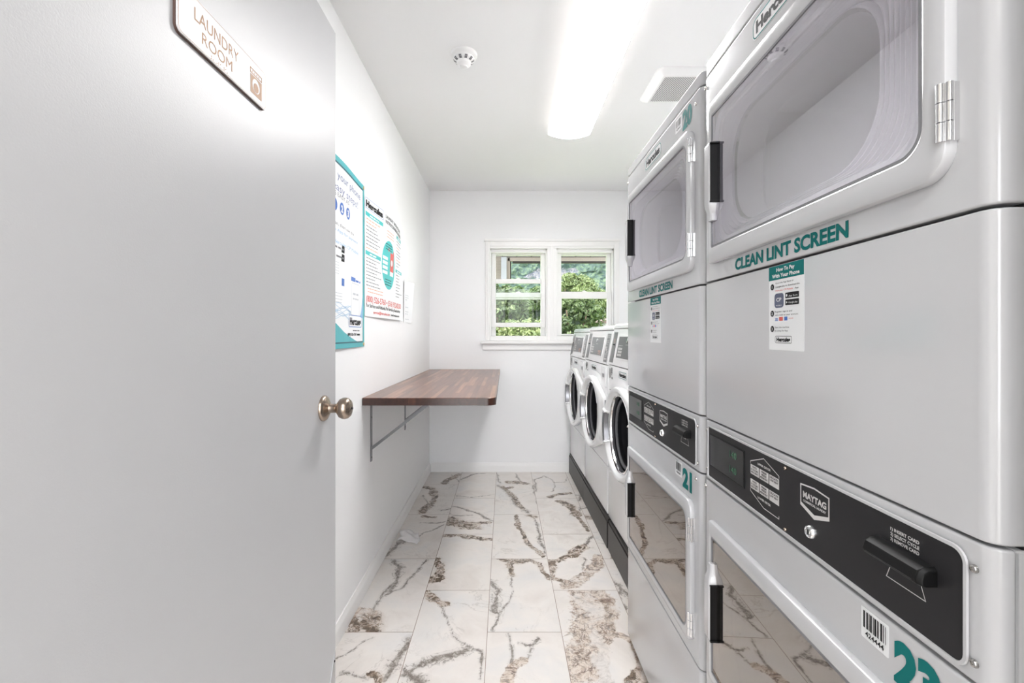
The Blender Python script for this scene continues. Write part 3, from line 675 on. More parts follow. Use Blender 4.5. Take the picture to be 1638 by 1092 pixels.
        a, b, c_, e = OPN[which]
        # ribbed seal around the drum opening
        rings = []; K = 9
        for k in range(K):
            f = k/(K-1)
            for q, dw in ((0, 0), (.35, .008), (.6, .008)):
                f2 = (k+q)/K; du = .062*f2+.004
                dl = .004+.045*f2; bx = (a-.02+dl, b-.02+dl*.8, c_+.02-du*1.55, e+.02-dl*.8); r_ = .04+.05*f2
                rings.append(at(rr(*bx, r_, 8), -.002-.022*f2+dw))
        m = MB(UVW); m.loft(rings, False, False); m.build('drum_seal', RIBM, t, smooth=60)
        # drum cavity
        x0, y0, x1, y1 = a+.03, b+.02, c_-.085, e-.02
        m = MB(UVW); bx = (x0, y0, x1, y1)
        m.loft([at(rr(*bx, .085, 8), -.024), at(rr(*bx, .085, 8), -.08), at(rr(a+.004, b+.004, c_-.004, e-.004, .04, 8), -.10), at(rr(a+.004, b+.004, c_-.004, e-.004, .04, 8), -.48)], False, True); m.build('drum', mat('pale galvanised drum', srgb(176, 174, 177), .4, .2, var=(30, .1)), t, smooth=40)
        # handle
        s = 1 if which == 0 else -1
        h0, h1, tp = (1.520, 1.655, 1.482) if which == 0 else (.660, .532, .700)
        lo_, hi_ = min(h0, h1), max(h0, h1)
        m = MB(UVW)
        sec = lambda u0, u1, w: [(u0, 0.004), (u0, w*.75), (u0+.004, w), (u1-.003, w), (u1, w*.85), (u1, .004)]
        vv = [(h1+s*.004, .020), (h1, .025), (h1-s*.006, .027), (h0, .027), (h0-s*.010, .0255), (h0-s*.022, .0205), (tp, .0185)]
        rg = []
        for v_, w_ in vv:
            taper = 0 if w_ > .026 else (.027-w_)*.55
            rg.append([(p[0], v_, p[1]) for p in sec(.064+taper*.4, .094-taper*2.2 if v_ != vv[0][0] else .094, w_)])
        m.loft(rg); hd = m.build('door_handle', DRYERW, d, bevel=.001, smooth=50)
        m = MB(UVW); m.box((.0935, lo_+.004, .006), (.0955, hi_-.004, .0245)); m.box((.0935, lo_, .0045), (.099, lo_+.004, .0255)); m.box((.0935, hi_-.004, .0045), (.099, hi_, .0255)); m.box((.0935, lo_, .0045), (.099, hi_, .0062)); 
        m.build('grip_recess', BLACKP, hd, bevel=.0006)
        # hinges
        for v0 in ((1.423, 1.667) if which == 0 else (.446, .690)):
            m = MB(UVW)
            for q in range(3): m.tube([(.6435, v0+q*.0205, .0145), (.6435, v0+q*.0205+.0198, .0145)], .0038, 12)
            m.box((.644, v0, .0), (.650, v0+.061, .006)); [m.tube([(.6485, v0+q*.0205, .0095), (.6485, v0+q*.0205+.0198, .0095)], .0038, 12) for q in range(3)]; m.build('hinge', CHROME, d, bevel=.0006)
    # writing
    m = MB(UVW); m.text('CLEAN LINT SCREEN', .162, 1.3565, .0235, .0006, width=.330, bold=.04); i0 = 0; stretch(m, 0, 1.3565, .0245); m.build('lint_lettering', TEAL, t, smooth=0)
    for vv, s_ in ((1.778, num_up), (.806, num_lo)):
        m = MB(UVW); m.text(s_, .568, vv, .054, .0008, width=.062, bold=.06); stretch(m, 0, vv, .0545); m.build('machine_number', TEAL, t, smooth=0)
    barcode(t, .519, 1.808, .556, 1.828, .0001, '424443', seed); barcode(t, .519, .840, .556, .862, .0001, '424444', seed+3)
    logo(t, .234, 1.787, .395, 1.829, .0001)
    pay_sticker(t, .292, .394, 1.196, 1.3435, .0001)
    return t

dryer_stack('stacked_dryer', (.490, 1.818, 0), 0, '20', '21', 'farther white stacked dryer numbered 20 and 21, standing beside the washing machines', 3)
dryer_stack('stacked_dryer', (.490, 1.117, 0), -.034, '22', '23', 'nearest white stacked dryer with large window at upper right, cropped by the photo edge', 8)

# ------------------------------------------------------------------ washing machines on plinths
def washer(loc, rz, num, label, dz, seed):
    W, D = .685, .66
    t = thing('washing_machine', loc, rz, label=label, cat='washing machine', group='front-loading washers under the window')
    cu, cv, R = .345, .719, .236
    m = MB(UVW); panel(m, W, .452, 1.031+dz, -D, 0, .014); bd = m.build('cabinet', ENAMEL, t)
    k = MB(UVW); k.prism(circ(cu, cv, .19, 40), -.4, .05); cut(bd, [k])
    b_ = bd.modifiers.new('bevel', 'BEVEL'); b_.width = .003; b_.segments = 2; b_.limit_method = 'ANGLE'; b_.angle_limit = math.radians(60); b_.harden_normals = True
    m = MB(UVW); panel(m, W, .172, .449, -D, 0, .014); m.build('lower_panel', ENAMEL, t, bevel=.003)
    m = MB(UVW); m.lathe([(.189, -.001), (.189, -.38), (.0001, -.38)], (cu, cv, 0), (0, 0, 1), 40, cap=False); m.build('tub', mat('dark steel drum', srgb(96, 96, 98), .4, .6, var=(30, .2)), t)
    m = MB(UVW); m.lathe([(.1895, .0), (.18, .004), (.165, .0), (.165, -.03), (.15, -.05), (.15, -.12)], (cu, cv, 0), (0, 0, 1), 40, cap=False); m.build('tub_seal', GASKET, t)
    # console: slanted face, level cap
    z0, z1, z2 = 1.034+dz, 1.236+dz, 1.268+dz
    def con(vs_): return vs_
    prf = [(z0, 0.0), (z0+.004, .001), (z1, -.036), (z1, -D), (z0, -D)]
    m = MB(UVW); m.loft([[(.002, p[0], p[1]) for p in prf], [(W-.002, p[0], p[1]) for p in prf]]); m.build('console', ENAMEL, t, bevel=.003)
    prf = [(z1+.003, -.034), (z1+.018, -.036), (z2, -.050), (z2, -D), (z1+.003, -D)]
    m = MB(UVW); m.loft([[(.001, p[0], p[1]) for p in prf], [(W-.001, p[0], p[1]) for p in prf]]); m.build('console_cap', ENAMEL, t, bevel=.004)
    s_ = Vector((0, z1-z0-.004, -.037)); L = s_.length; s_.normalize(); nn = Vector((0, -s_.z, s_.y))
    CT = UVW @ Matrix(((1, 0, 0, 0), (0, s_.y, nn.y, z0+.004), (0, s_.z, nn.z, .001), (0, 0, 0, 1)))
    m = MB(CT); m.prism(rr(.03, .010, .105, .183, .003), 0, .0012); a = m.build('card_strip', LABELG, t)
    k = MB(CT); k.box((.05, .108, .001), (.085, .115, .004)); k.build('card_slot', INK, a); k = MB(CT); k.text('INSERT', .0675, .140, .004, .0016, width=.03, align='C'); k.text('CARD', .0675, .133, .004, .0016, width=.022, align='C'); k.words(.05, .125, .09, .002, .0016); k.build('printed_text', INKO, a, smooth=0)
    m = MB(CT); m.prism(rr(.568, .010, .648, .183, .003), 0, .0012); a = m.build('instruction_strip', LABELG, t)
    k = MB(CT)
    random.seed(seed)
    for q in range(26):
        if q in (3, 4, 10, 16, 17): continue
        k.words(.574, .170-q*.006, .642, .0028, .0016, random.uniform(.4, 1))
    for q in range(3): k.quad(.578+q*.02, .09-q*.012, .592+q*.02, .102-q*.012, .0016); k.quad(.58+q*.02, .024, .594+q*.02, .034, .0016)
    k.build('printed_text', PRINTW, a, smooth=0)
    m = MB(CT); m.prism(rr(.155, .035, .510, .165, .004), .0, .003); m.build('display_surround', ENAMEL, t, bevel=.001)
    m = MB(CT); m.prism(rr(.163, .042, .502, .158, .003), .003, .0042); a = m.build('control_display', LABELG, t)
    k = MB(CT)
    for i in range(3):
        for j in range(3): k.quad(.185+j*.026, .052+i*.017, .205+j*.026, .064+i*.017, .0046)
    k.brk(); k.words(.18, .108, .26, .003, .0046); k.brk(); k.text('MAYTAG', .335, .112, .006, .0046, width=.05, align='C'); k.build_split(['keypad', 'printed_text', 'maker_name'], PRINTW, a, smooth=0)
    k = MB(CT); k.quad(.40, .062, .47, .065, .0046); k.words(.40, .05, .48, .004, .0046); k.words(.40, .07, .48, .004, .0046); k.build('printed_text', INKO, a, smooth=0)
    k = MB(CT); k.lathe([(.011, .004), (.011, .009), (.009, .011), (.0001, .011)], (.335, .138, 0), (0, 0, 1), 20); k.build('key_lock', CHROME, a)
    # writing on the cabinet
    logo(t, .235, .975+dz, .385, 1.012+dz, .0001, bold=.07)
    barcode(t, .075, .985+dz, .105, 1.020+dz, .0001, num*3, seed)
    k = MB(UVW); k.text(num, .035, .965+dz, .05, .0006, width=.028, bold=.03); stretch(k, 0, .955+dz, .06); k.text('MAX', .085, .955+dz, .012, .0006, width=.03, bold=.03); k.words(.04, .89+dz, .09, .006, .0006); k.build('machine_number', INK, t, smooth=0)
    # dispenser
    m = MB(UVW); m.loft([at(rr(.53, .90+dz, .655, 1.015+dz, .006), 0), at(rr(.531, .901+dz, .654, 1.014+dz, .006), .004)]); a = m.build('detergent_drawer', ENAMEL, t, bevel=.001)
    m = MB(UVW); m.prism(rr(.572, .955+dz, .614, .978+dz, .006), .004, .005); m.build('drawer_pull', GASKET, a)
    # door
    pts = []; n = 72; hu, hv0, hv1 = .664, .588, .845
    import itertools
    hull = circ(cu, cv, R, n)
    hull += [(hu, hv0), (hu, hv1), (hu-.012, hv1+.012), (hu-.012, hv0-.012)]
    hp = sorted(set((round(x, 6), round(y, 6)) for x, y in hull))
    def half(P):
        H = []
        for p in P:
            while len(H) > 1 and (H[-1][0]-H[-2][0])*(p[1]-H[-2][1])-(H[-1][1]-H[-2][1])*(p[0]-H[-2][0]) <= 0: H.pop()
            H.append(p)
        return H
    lo_ = half(hp); up_ = half(hp[::-1]); hull = lo_[:-1]+up_[:-1]
    def radial(poly, ang):
        dx, dy = math.cos(ang), math.sin(ang)
        for i in range(len(poly)):
            (x1, y1), (x2, y2) = poly[i], poly[(i+1) % len(poly)]
            x1 -= cu; y1 -= cv; x2 -= cu; y2 -= cv; den = dx*(y2-y1)-dy*(x2-x1)
            if abs(den) < 1e-12: continue
            tt = (x1*(y2-y1)-y1*(x2-x1))/den; ss = (x1*dy-y1*dx)/den
            if tt > 0 and -1e-9 <= ss <= 1+1e-9: return tt
        return R
    N = 96; angs = [2*math.pi*i/N for i in range(N)]; ro = [radial(hull, a) for a in angs]
    def fw(u): return .054-.030*max(0, min(1, (u-cu+R)/(hu-cu+R)))
    def ringp(rad, wf, dw=0):
        out = []
        for a, r in zip(angs, rad): u = cu+r*math.cos(a); v = cv+r*math.sin(a); out.append((u, v, (fw(u)*wf+dw) if wf else dw))
        return out
    rin = [.209]*N
    m = MB(UVW)
    m.loft([ringp([r-.004 for r in ro], 0, .002), ringp(ro, .45), ringp(ro, .85), ringp([r-.006 for r in ro], 1.0), ringp([.216]*N, 1.0, .001), ringp(rin, .93), ringp([.199]*N, .65), ringp([.190]*N, 0, .020), ringp([.186]*N, 0, .006)], cap0=False, cap1=False)
    d = m.build('door', ENAMEL, t, smooth=40)
    m = MB(UVW); m.lathe([(.198, .027), (.194, .030), (.188, .026), (.186, .018)], (cu, cv, 0), (0, 0, 1), 56, cap=False); m.build('glass_ring', CHROME, d)
    m = MB(UVW); m.lathe([(.188, .020), (.176, .004), (.15, -.026), (.11, -.048), (.06, -.062), (.0001, -.065)], (cu, cv, 0), (0, 0, 1), 56, cap=False); m.build('glass_bowl', BOWL, d, smooth=80)
    # grab handle on the left of the door
    m = MB(UVW); rg = []
    a0, a1 = math.pi-.40, math.pi+.40
    for i in range(13):
        a = a0+(a1-a0)*i/12; c_, s2 = math.cos(a), math.sin(a)
        rg.append([(cu+r*c_, cv+r*s2, w) for r, w in ((.194, .034), (.198, .058), (.206, .0635), (.222, .0635), (.230, .058), (.232, .036))])
    m.loft(rg); hd = m.build('door_handle', mat('silver handle', srgb(150, 150, 154), .25, .7, var=(20, .1)), d, smooth=40)
    for a in (a0, a1):
        sgn = 1 if a < math.pi else -1; rg = []
        for i in range(4):
            q = a+(-sgn)*(.0+.018*i)-(-sgn)*.02; c_, s2 = math.cos(q), math.sin(q)
            rg.append([(cu+r*c_, cv+r*s2, w) for r, w in ((.192, .03), (.200, .062), (.222, .065), (.237, .056), (.239, .03))])
        k = MB(UVW); k.loft(rg); k.build('handle_cap', ENAMEL, hd, bevel=.001)
    k = MB(UVW)
    k.box((.655, .60, .001), (.6685, .835, .012)); k.build('hinge_plate', GASKET, t, bevel=.001)
    return t
def plinth(loc, rz, W, h, label):
    t = thing('washer_plinth', loc, rz, label=label, cat='plinth', group='dark plinths under the washers')
    m = MB(UVW); m.box((0, 0, -.64), (W, h-.016, 0)); m.build('box', PLINTH, t, bevel=.002)
    m = MB(UVW); m.box((.001, h-.0155, -.64), (W-.001, h, -.006)); m.build('top_board', PLINTH, t, bevel=.002)
    return t
RW = .015
washer((.581, 4.036, 0), RW, '8', 'farthest washing machine, under the window beside the back wall', 0, 21)
washer((.5915, 3.342, 0), RW, '9', 'middle washing machine of the row of three', .008, 22)
washer((.602, 2.648, 0), RW, '10', 'washing machine next to the stacked dryers, partly hidden by them', .016, 23)
plinth((.571, 4.034, 0), .010, .690, .168, 'dark wooden plinth under the farthest washing machine')
plinth((.577, 3.338, 0), .010, .740, .168, 'dark wooden plinth under the middle washing machine')
plinth((.588, 2.590, 0), .006, .690, .168, 'dark wooden plinth under the washing machine next to the dryers')

# ------------------------------------------------------------------ wooden folding counter with brackets
def wood():
    m = bpy.data.materials.new('butcher block walnut'); m.use_nodes = True; n = m.node_tree.nodes; l = m.node_tree.links
    p = n['Principled BSDF']; p.inputs['Roughness'].default_value = .3; p.inputs['Coat Weight'].default_value = .25; p.inputs['Coat Roughness'].default_value = .15
    tc = n.new('ShaderNodeTexCoord'); mp = n.new('ShaderNodeMapping'); mp.inputs['Rotation'].default_value = (0, 0, math.pi/2)
    l.new(tc.outputs['Object'], mp.inputs[0])
    br = n.new('ShaderNodeTexBrick'); br.inputs['Scale'].default_value = 1; br.inputs['Brick Width'].default_value = .55; br.inputs['Row Height'].default_value = .023; br.inputs['Mortar Size'].default_value = .0004; br.inputs['Bias'].default_value = 0
    br.inputs['Color1'].default_value = (0, 0, 0, 1); br.inputs['Color2'].default_value = (1, 1, 1, 1); br.inputs['Mortar'].default_value = (.2, .2, .2, 1); br.offset = .37; br.offset_frequency = 3
    l.new(mp.outputs[0], br.inputs['Vector'])
    r = n.new('ShaderNodeValToRGB'); e = r.color_ramp.elements
    e[0].position = 0; e[0].color = srgb(92, 58, 45); e[1].position = 1; e[1].color = srgb(158, 112, 86)
    for q, c in ((.3, srgb(118, 78, 60)), (.55, srgb(106, 68, 53)), (.8, srgb(136, 92, 70))): k = e.new(q); k.color = c
    l.new(br.outputs['Color'], r.inputs[0])
    m2 = n.new('ShaderNodeMapping'); m2.inputs['Scale'].default_value = (60, 3, 60); l.new(tc.outputs['Object'], m2.inputs[0])
    nz = n.new('ShaderNodeTexNoise'); nz.inputs['Scale'].default_value = 1; nz.inputs['Detail'].default_value = 6; l.new(m2.outputs[0], nz.inputs[0])
    nr = n.new('ShaderNodeMapRange'); nr.inputs[1].default_value = .3; nr.inputs[2].default_value = .7; nr.inputs[3].default_value = .62; nr.inputs[4].default_value = 1.2; l.new(nz.outputs['Fac'], nr.inputs[0])
    mx = n.new('ShaderNodeVectorMath'); mx.operation = 'SCALE'; l.new(r.outputs[0], mx.inputs[0]); l.new(nr.outputs[0], mx.inputs['Scale'])
    # darker end grain on the edges
    l.new(mx.outputs[0], p.inputs['Base Color']); return m
BRKT = mat('grey bracket steel', srgb(128, 128, 131), .4, .5, var=(30, .1))
WOOD = wood()
def woodend():
    m = WOOD.copy(); m.name = 'walnut end grain'; n = m.node_tree.nodes
    for x in n:
        if x.type == 'VALTORGB':
            for e in x.color_ramp.elements: e.color = (e.color[0]*.30, e.color[1]*.24, e.color[2]*.24, 1)
        if x.type == 'TEX_BRICK': x.inputs['Brick Width'].default_value = 3; x.inputs['Row Height'].default_value = .036
    return m
WOODE = woodend()
t = thing('wall_counter', (XL, 2.13, 0), label='dark butcher-block wooden counter on metal brackets against the left wall', cat='counter')
tilt = lambda y: .925-.0145*(y/1.92)
m = MB(); m.m = 0
pts = rr(.002, 0, .628, 1.918, (.003, .045, .003, .003), 8)
th = .036
m.loft([[(x, y, tilt(y)-th) for x, y in pts], [(x, y, tilt(y)-th+.003) for x, y in pts], [(x, y, tilt(y)-.002) for x, y in pts]], True, False); nf = len(m.f)
m.m = 1; m.loft([[(x, y, tilt(y)-.002) for x, y in pts], [(x+(-.002 if x > .3 else .001), y+(.002 if y < 1 else -.002), tilt(y)) for x, y in pts]], False, True)
m.build('counter_top', None, t, mats=[WOODE, WOOD], smooth=30)
for y in (.145, .92):
    z = tilt(y)-th
    m = MB(); m.box((.0, y-.0125, z-.30), (.004, y+.0125, z)); m.box((0.0, y-.0125, z-.004), (.42, y+.0125, z-.0003))
    br_ = m.build('shelf_bracket', BRKT, t, bevel=.0008)
    a, b = Vector((.006, 0, z-.235)), Vector((.30, 0, z-.006)); dd = (b-a).normalized(); q = Vector((dd.z, 0, -dd.x))
    m = MB()
    sec = [(-.010, -.008), (.010, -.008), (.010, .006), (.008, .006), (.008, -.006), (-.008, -.006), (-.008, .006), (-.010, .006)]
    m.loft([[Vector((a.x, y, a.z))+Vector((0, p[0], 0))+q*p[1] for p in sec], [Vector((b.x, y, b.z))+Vector((0, p[0], 0))+q*p[1] for p in sec]]); m.build('brace', BRKT, br_)
    for zz in (z-.08, z-.28):
        k = MB(); k.lathe([(.004, .0), (.0035, .002), (.0001, .003)], (.004, y, zz), (1, 0, 0), 10); k.build('screw', INK, br_)
# ------------------------------------------------------------------ posters on the left wall
class WarpMB(MB):
    def __init__(s, T, fn): super().__init__(T); s.fn = fn
    def add(s, vs, fs):
        MB.add(s, [(p[0], p[1], p[2]+s.fn(p[0], p[1])) for p in vs], fs)
    def gquad(s, u0, v0, u1, v1, w, n=14, k=6):
        vs = [(u0+(u1-u0)*i/n, v0+(v1-v0)*j/k, w) for j in range(k+1) for i in range(n+1)]
        s.add(vs, [(j*(n+1)+i, j*(n+1)+i+1, (j+1)*(n+1)+i+1, (j+1)*(n+1)+i) for j in range(k) for i in range(n)])
    def sheet(s, u0, v0, u1, v1, w0, w1, n=24, k=12):
        def g(w): return [(u0+(u1-u0)*i/n, v0+(v1-v0)*j/k, w) for j in range(k+1) for i in range(n+1)]
        N = (n+1)*(k+1); fs = [(j*(n+1)+i, j*(n+1)+i+1, (j+1)*(n+1)+i+1, (j+1)*(n+1)+i) for j in range(k) for i in range(n)]
        fs += [tuple(q+N for q in f[::-1]) for f in fs]
        rim = [i for i in range(n+1)]+[j*(n+1)+n for j in range(1, k+1)]+[k*(n+1)+i for i in range(n-1, -1, -1)]+[j*(n+1) for j in range(k-1, 0, -1)]
        fs += [(rim[i], rim[(i+1) % len(rim)], rim[(i+1) % len(rim)]+N, rim[i]+N) for i in range(len(rim))]
        s.add(g(w1)+g(w0), fs)
# 1: teal-bordered payment poster
W1, H1 = .622, .757
t = thing('payment_poster', (XL, 1.53, 1.165), label='teal-bordered poster with blue numbered circles, partly hidden behind the door', cat='poster')
def f1(u, v): return .004+.010*math.sin(math.pi*min(1, max(0, u/W1)))**2*(.5+.5*v/H1)
P = lambda: WarpMB(LW, f1)
m = P(); m.sheet(0, 0, W1, H1, 0, .0006); m.build('poster_sheet', PAPER, t, smooth=60)
m = P()
m.gquad(0, 0, W1, .02, .0009); m.gquad(0, H1-.022, W1, H1, .0009)
m.gquad(0, 0, .018, H1, .0009, 2, 12); m.gquad(W1-.022, 0, W1, H1, .0009, 2, 12)
pts = [(0.02, .02), (.56, .02), (.50, .028), (.42, .045), (.34, .066), (.25, .10), (.15, .13), (.02, .15)]
for i in range(1, 7): m.flat([(pts[i][0], .02), (pts[i][0], pts[i][1]), (pts[i+1][0], pts[i+1][1]), (pts[i+1][0], .02)][::1], .0009)
m.build('teal_border', TEALD, t, smooth=60)
m = P(); m.gquad(.018, H1-.030, W1-.022, H1-.022, .0010); m.gquad(.018, .02, W1-.022, .026, .0012); m.gquad(W1-.026, .02, W1-.022, H1-.03, .001, 2, 12)
m.build('border_inner_line', mat('deep teal', srgb(44, 96, 108), .5, var=(30, .1)), t, smooth=0)  # darker teal line along the inside of the border
m = P(); m.text('Pay on your phone', .06, .672, .030, .0011, width=.50); m.brk(); m.text('in 3 easy steps!', .08, .622, .030, .0011, width=.44); m.build_split('headline', mat('thin slate blue ink', srgb(120, 132, 170), .5, var=(60, .05)), t, smooth=0)
m = P(); m.text('AS EASY AS', .20, .600, .016, .0011, width=.19); m.brk()
m.text('Scan, then use the', .20, .487, .013, .0011, width=.26)
m.build_split('small_lettering', INKG, t, smooth=0)
m = P()
for u in (.229, .303, .377): m.flat(circ(u, .563, .0245, 28), .0011); m.brk()
m.build_split('number_circle', INKB, t, smooth=0)
m = P()
for u, s_ in ((.229, '1'), (.303, '2'), (.377, '3')): m.text(s_, u, .549, .028, .0014, align='C', bold=.05); m.brk()
m.build_split('numeral', PAPER, t, smooth=0)
m = P(); m.text('Mobile App for payment', .14, .462, .012, .0011, width=.38); m.brk(); m.text('Hercules CP Mobile', .22, .415, .014, .0011, width=.31); m.build_split('blue_lettering', INKP, t, smooth=0)
m = P(); m.prism(rr(.20, .388, .335, .418, .004), .0006, .0011); m.brk(); m.prism(rr(.20, .352, .335, .382, .004), .0006, .0011); m.build_split('store_badge', INK, t, smooth=0)
m = P(); m.words(.215, .397, .325, .012, .0014); m.brk(); m.words(.215, .362, .325, .012, .0014); m.build_split('badge_text', INKG, t, smooth=0)
m = P(); m.quad(.305, .254, .335, .284, .0011); m.brk(); m.quad(.423, .288, .485, .306, .0011); m.words(.49, .290, .56, .014, .0011); m.build_split(['card_logo', 'product_heading'], INKB, t, smooth=0)
m = P()
for q in range(5): m.words(.05, .34-q*.011, .30, .004, .0011, .9)
m.brk()
for q in range(4): m.words(.05, .22-q*.012, .34, .004, .0011, .9)
m.brk()
m.outline(rr(.43, .10, .545, .28, .012), .002, .0011); m.words(.45, .23, .53, .014, .0011); m.words(.45, .21, .53, .010, .0011); m.build_split(['paragraph', 'paragraph', 'product_picture'], mat('pale grey ink', srgb(196, 200, 206), .5, var=(60, .05)), t, smooth=0)
m = P()
random.seed(3)
for q in range(9):
    a = random.uniform(.02, .05); ph = random.uniform(0, 6); v0 = .125+q*.006; Pn = 26
    up_ = [(.02+.40*i/Pn, v0+.008*math.sin(i*.55+ph)+.003) for i in range(Pn+1)]
    for i in range(Pn): m.flat([(up_[i][0], up_[i][1]-.0016), (up_[i+1][0], up_[i+1][1]-.0016), up_[i+1], up_[i]], .0011+q*.00002)
m.brk()
for i in range(12):
    a = i/12; m.flat([(.54+.055*a, .14+.10*a**3), (.54+.055*(a+1/12), .14+.10*(a+1/12)**3), (.598, .13+.11*(a+1/12)), (.598, .13+.11*a)], .0011)
m.build_split('water_splash', INKP, t, smooth=0)
m = P(); m.outline(rr(.395, .090, .578, .140, .010), .003, .0013); m.build('logo_border', INKB, t, smooth=0)
m = P(); m.prism(rr(.395, .090, .578, .140, .010), .0007, .0011); m.build('logo_panel', PAPER, t, smooth=0)
m = P(); m.text('Hercules', .487, .100, .03, .0014, width=.16, align='C', bold=.06); m.brk(); m.text('(800) 526-5760', .44, .052, .011, .0014, width=.12, align='C', bold=.03); m.words(.51, .052, .575, .013, .0014); m.words(.45, .072, .55, .006, .0014); m.build_split(['lettering', 'contact_line'], INK, t, smooth=0)
for v in (.012, H1-.012):
    m = P(); m.lathe([(.008, .001), (.007, .004), (.0001, .005)], (W1-.012, v, 0), (0, 0, 1), 16); m.build('tack', mat('brass tack', (.7, .55, .3, 1), .35, .8, var=(60, .1)), t)
# 2: laundry instructions poster
W2, H2 = .745, .574
t = thing('instruction_poster', (XL, 2.165, 1.309), label='white laundry instruction poster with teal oval and red phone number', cat='poster')
def f2(u, v):
    a = max(0, min(1, u/W2)); return .003+.026*math.sin(math.pi*a**1.2)**1.3*(.35+.65*(v/H2)**1.0)+.016*max(0, a-.8)/.2*(1-v/H2)
P = lambda: WarpMB(LW, f2)
m = P(); m.sheet(0, 0, W2, H2, 0, .0006); m.build('poster_sheet', PAPER, t, smooth=60)
m = P(); m.text('Hercules', .135, .532, .03, .0012, width=.235, align='C', bold=.07); m.brk(); m.text('LAUNDRY INSTRUCTIONS', .30, .545, .018, .0012, width=.40, bold=.01); m.brk(); m.text('INSTRUCCIONES DE LAVADO', .30, .517, .018, .0012, width=.42, bold=.01)
m.brk(); m.text('For Service and Refunds, Por Servicio y Reembolso', .02, .046, .018, .0012, width=.66, bold=.01); m.brk(); m.text('www.hercules.com', .46, .018, .014, .0012, width=.2, bold=.02)
m.build_split('black_lettering', INK, t, smooth=0)
m = P(); m.outline(rr(.008, .522, .265, .571, .004), .0018, .0012); m.build('logo_border', INKB, t, smooth=0)
m = P(); m.text('(800) 526-5760 • (516) 932-8200', .02, .072, .030, .0012, width=.68, bold=.015); m.brk(); m.text('service@hercules.com', .13, .018, .014, .0012, width=.3, bold=.02); m.build_split('red_lettering', INKR, t, smooth=0)
m = P(); m.gquad(.01, .486, .262, .506, .001, 8, 1); m.brk(); m.gquad(.01, .298, .235, .318, .001, 8, 1); m.brk(); m.gquad(.56, .486, .73, .506, .001, 6, 1); m.brk(); m.gquad(.55, .285, .73, .303, .001, 6, 1); m.brk()
cx, cy, R_ = .385, .298, .135
for i in range(36):
    a, b = 2*math.pi*i/36, 2*math.pi*(i+1)/36
    for q in range(4): r0, r1 = R_*q/4, R_*(q+1)/4; m.flat([(cx+r0*math.cos(a), cy+r0*math.sin(a)), (cx+r1*math.cos(a), cy+r1*math.sin(a)), (cx+r1*math.cos(b), cy+r1*math.sin(b)), (cx+r0*math.cos(b), cy+r0*math.sin(b))][(1 if q == 0 else 0):], .001)
m.build_split(['heading_bar', 'heading_bar', 'heading_bar', 'heading_bar', 'teal_oval'], TEALL, t, smooth=0)
m = P(); m.words(.07, .491, .20, .012, .0014); m.words(.07, .303, .18, .012, .0014); m.words(.60, .491, .70, .012, .0014); m.words(.60, .289, .70, .012, .0014); m.brk()
for q in range(4): m.gquad(cx-.12, cy-.055+q*.026, cx-.03, cy-.038+q*.026, .0014, 3, 1)
m.brk(); m.flat(circ(cx+.055, cy+.02, .018, 20), .0018); m.gquad(cx+.02, cy-.055, cx+.095, cy-.03, .0014, 3, 1); m.build_split(['heading_text', 'oval_print', 'oval_picture'], PAPER, t, smooth=0)
m = P(); m.gquad(cx+.02, cy-.03, cx+.10, cy+.075, .0014, 3, 3); m.flat([(cx-.02, cy+.075), (cx+.10, cy+.075), (cx+.10, cy+.09), (cx-.02, cy+.095)], .0014); m.build('red_panel', INKR, t, smooth=0)
random.seed(5); m = P(); r_ = P(); k = P()
for q in range(9): (r_ if q in (0, 1, 8) else m).words(.02, .470-q*.0175, .25, .008, .0012, random.uniform(.6, 1))
m.brk()
for q in range(9): m.words(.02, .282-q*.0165, .25, .007, .0012, random.uniform(.55, 1))
r_.brk()
for q in range(2): r_.words(.04, .135-q*.016, .28, .007, .0012)
m.brk(); r_.brk()
for q in range(9): (r_ if q in (2, 6) else m).words(.57, .470-q*.0185, .725, .007, .0012, random.uniform(.5, 1))
m.brk()
for q in range(8): m.words(.57, .268-q*.0185, .72, .007, .0012, random.uniform(.5, 1))
r_.brk()
for q in range(3): r_.words(.33, .480-q*.016, .47, .008, .0012)
for q in range(3): k.words(cx-.07, cy+.11-q*.014, cx+.07, .007, .0014, .9)
k.brk()
for q in range(3): k.words(cx-.07, cy-.085-q*.014, cx+.07, .007, .0014, .9)
m.build_split('grey_paragraph', INKG, t, smooth=0); r_.build_split('orange_paragraph', INKO, t, smooth=0); k.build_split('dark_paragraph', INK, t, smooth=0)
# 3: small loose sheet
t = thing('paper_notice', (XL, 3.0, 1.302), label='small curled sheet of white paper taped right of the instruction poster', cat='paper')
def f3(u, v): return .003+.030*max(0, u/.216-.35)**2*1.5*(.3+v/.279)+.004*v/.279
m = WarpMB(LW, f3); m.sheet(0, 0, .216, .279, 0, .0005, 14, 14); m.build('sheet', PAPER, t, smooth=60)
m = WarpMB(LW, f3); random.seed(9)
for q in (.18, .165, .15, .10, .07, .055, .02): m.words(.04, q, .18, .007, .0008, random.uniform(.4, .9))
m.build('text_lines', mat('pale grey ink', srgb(196, 200, 206)), t, smooth=0)

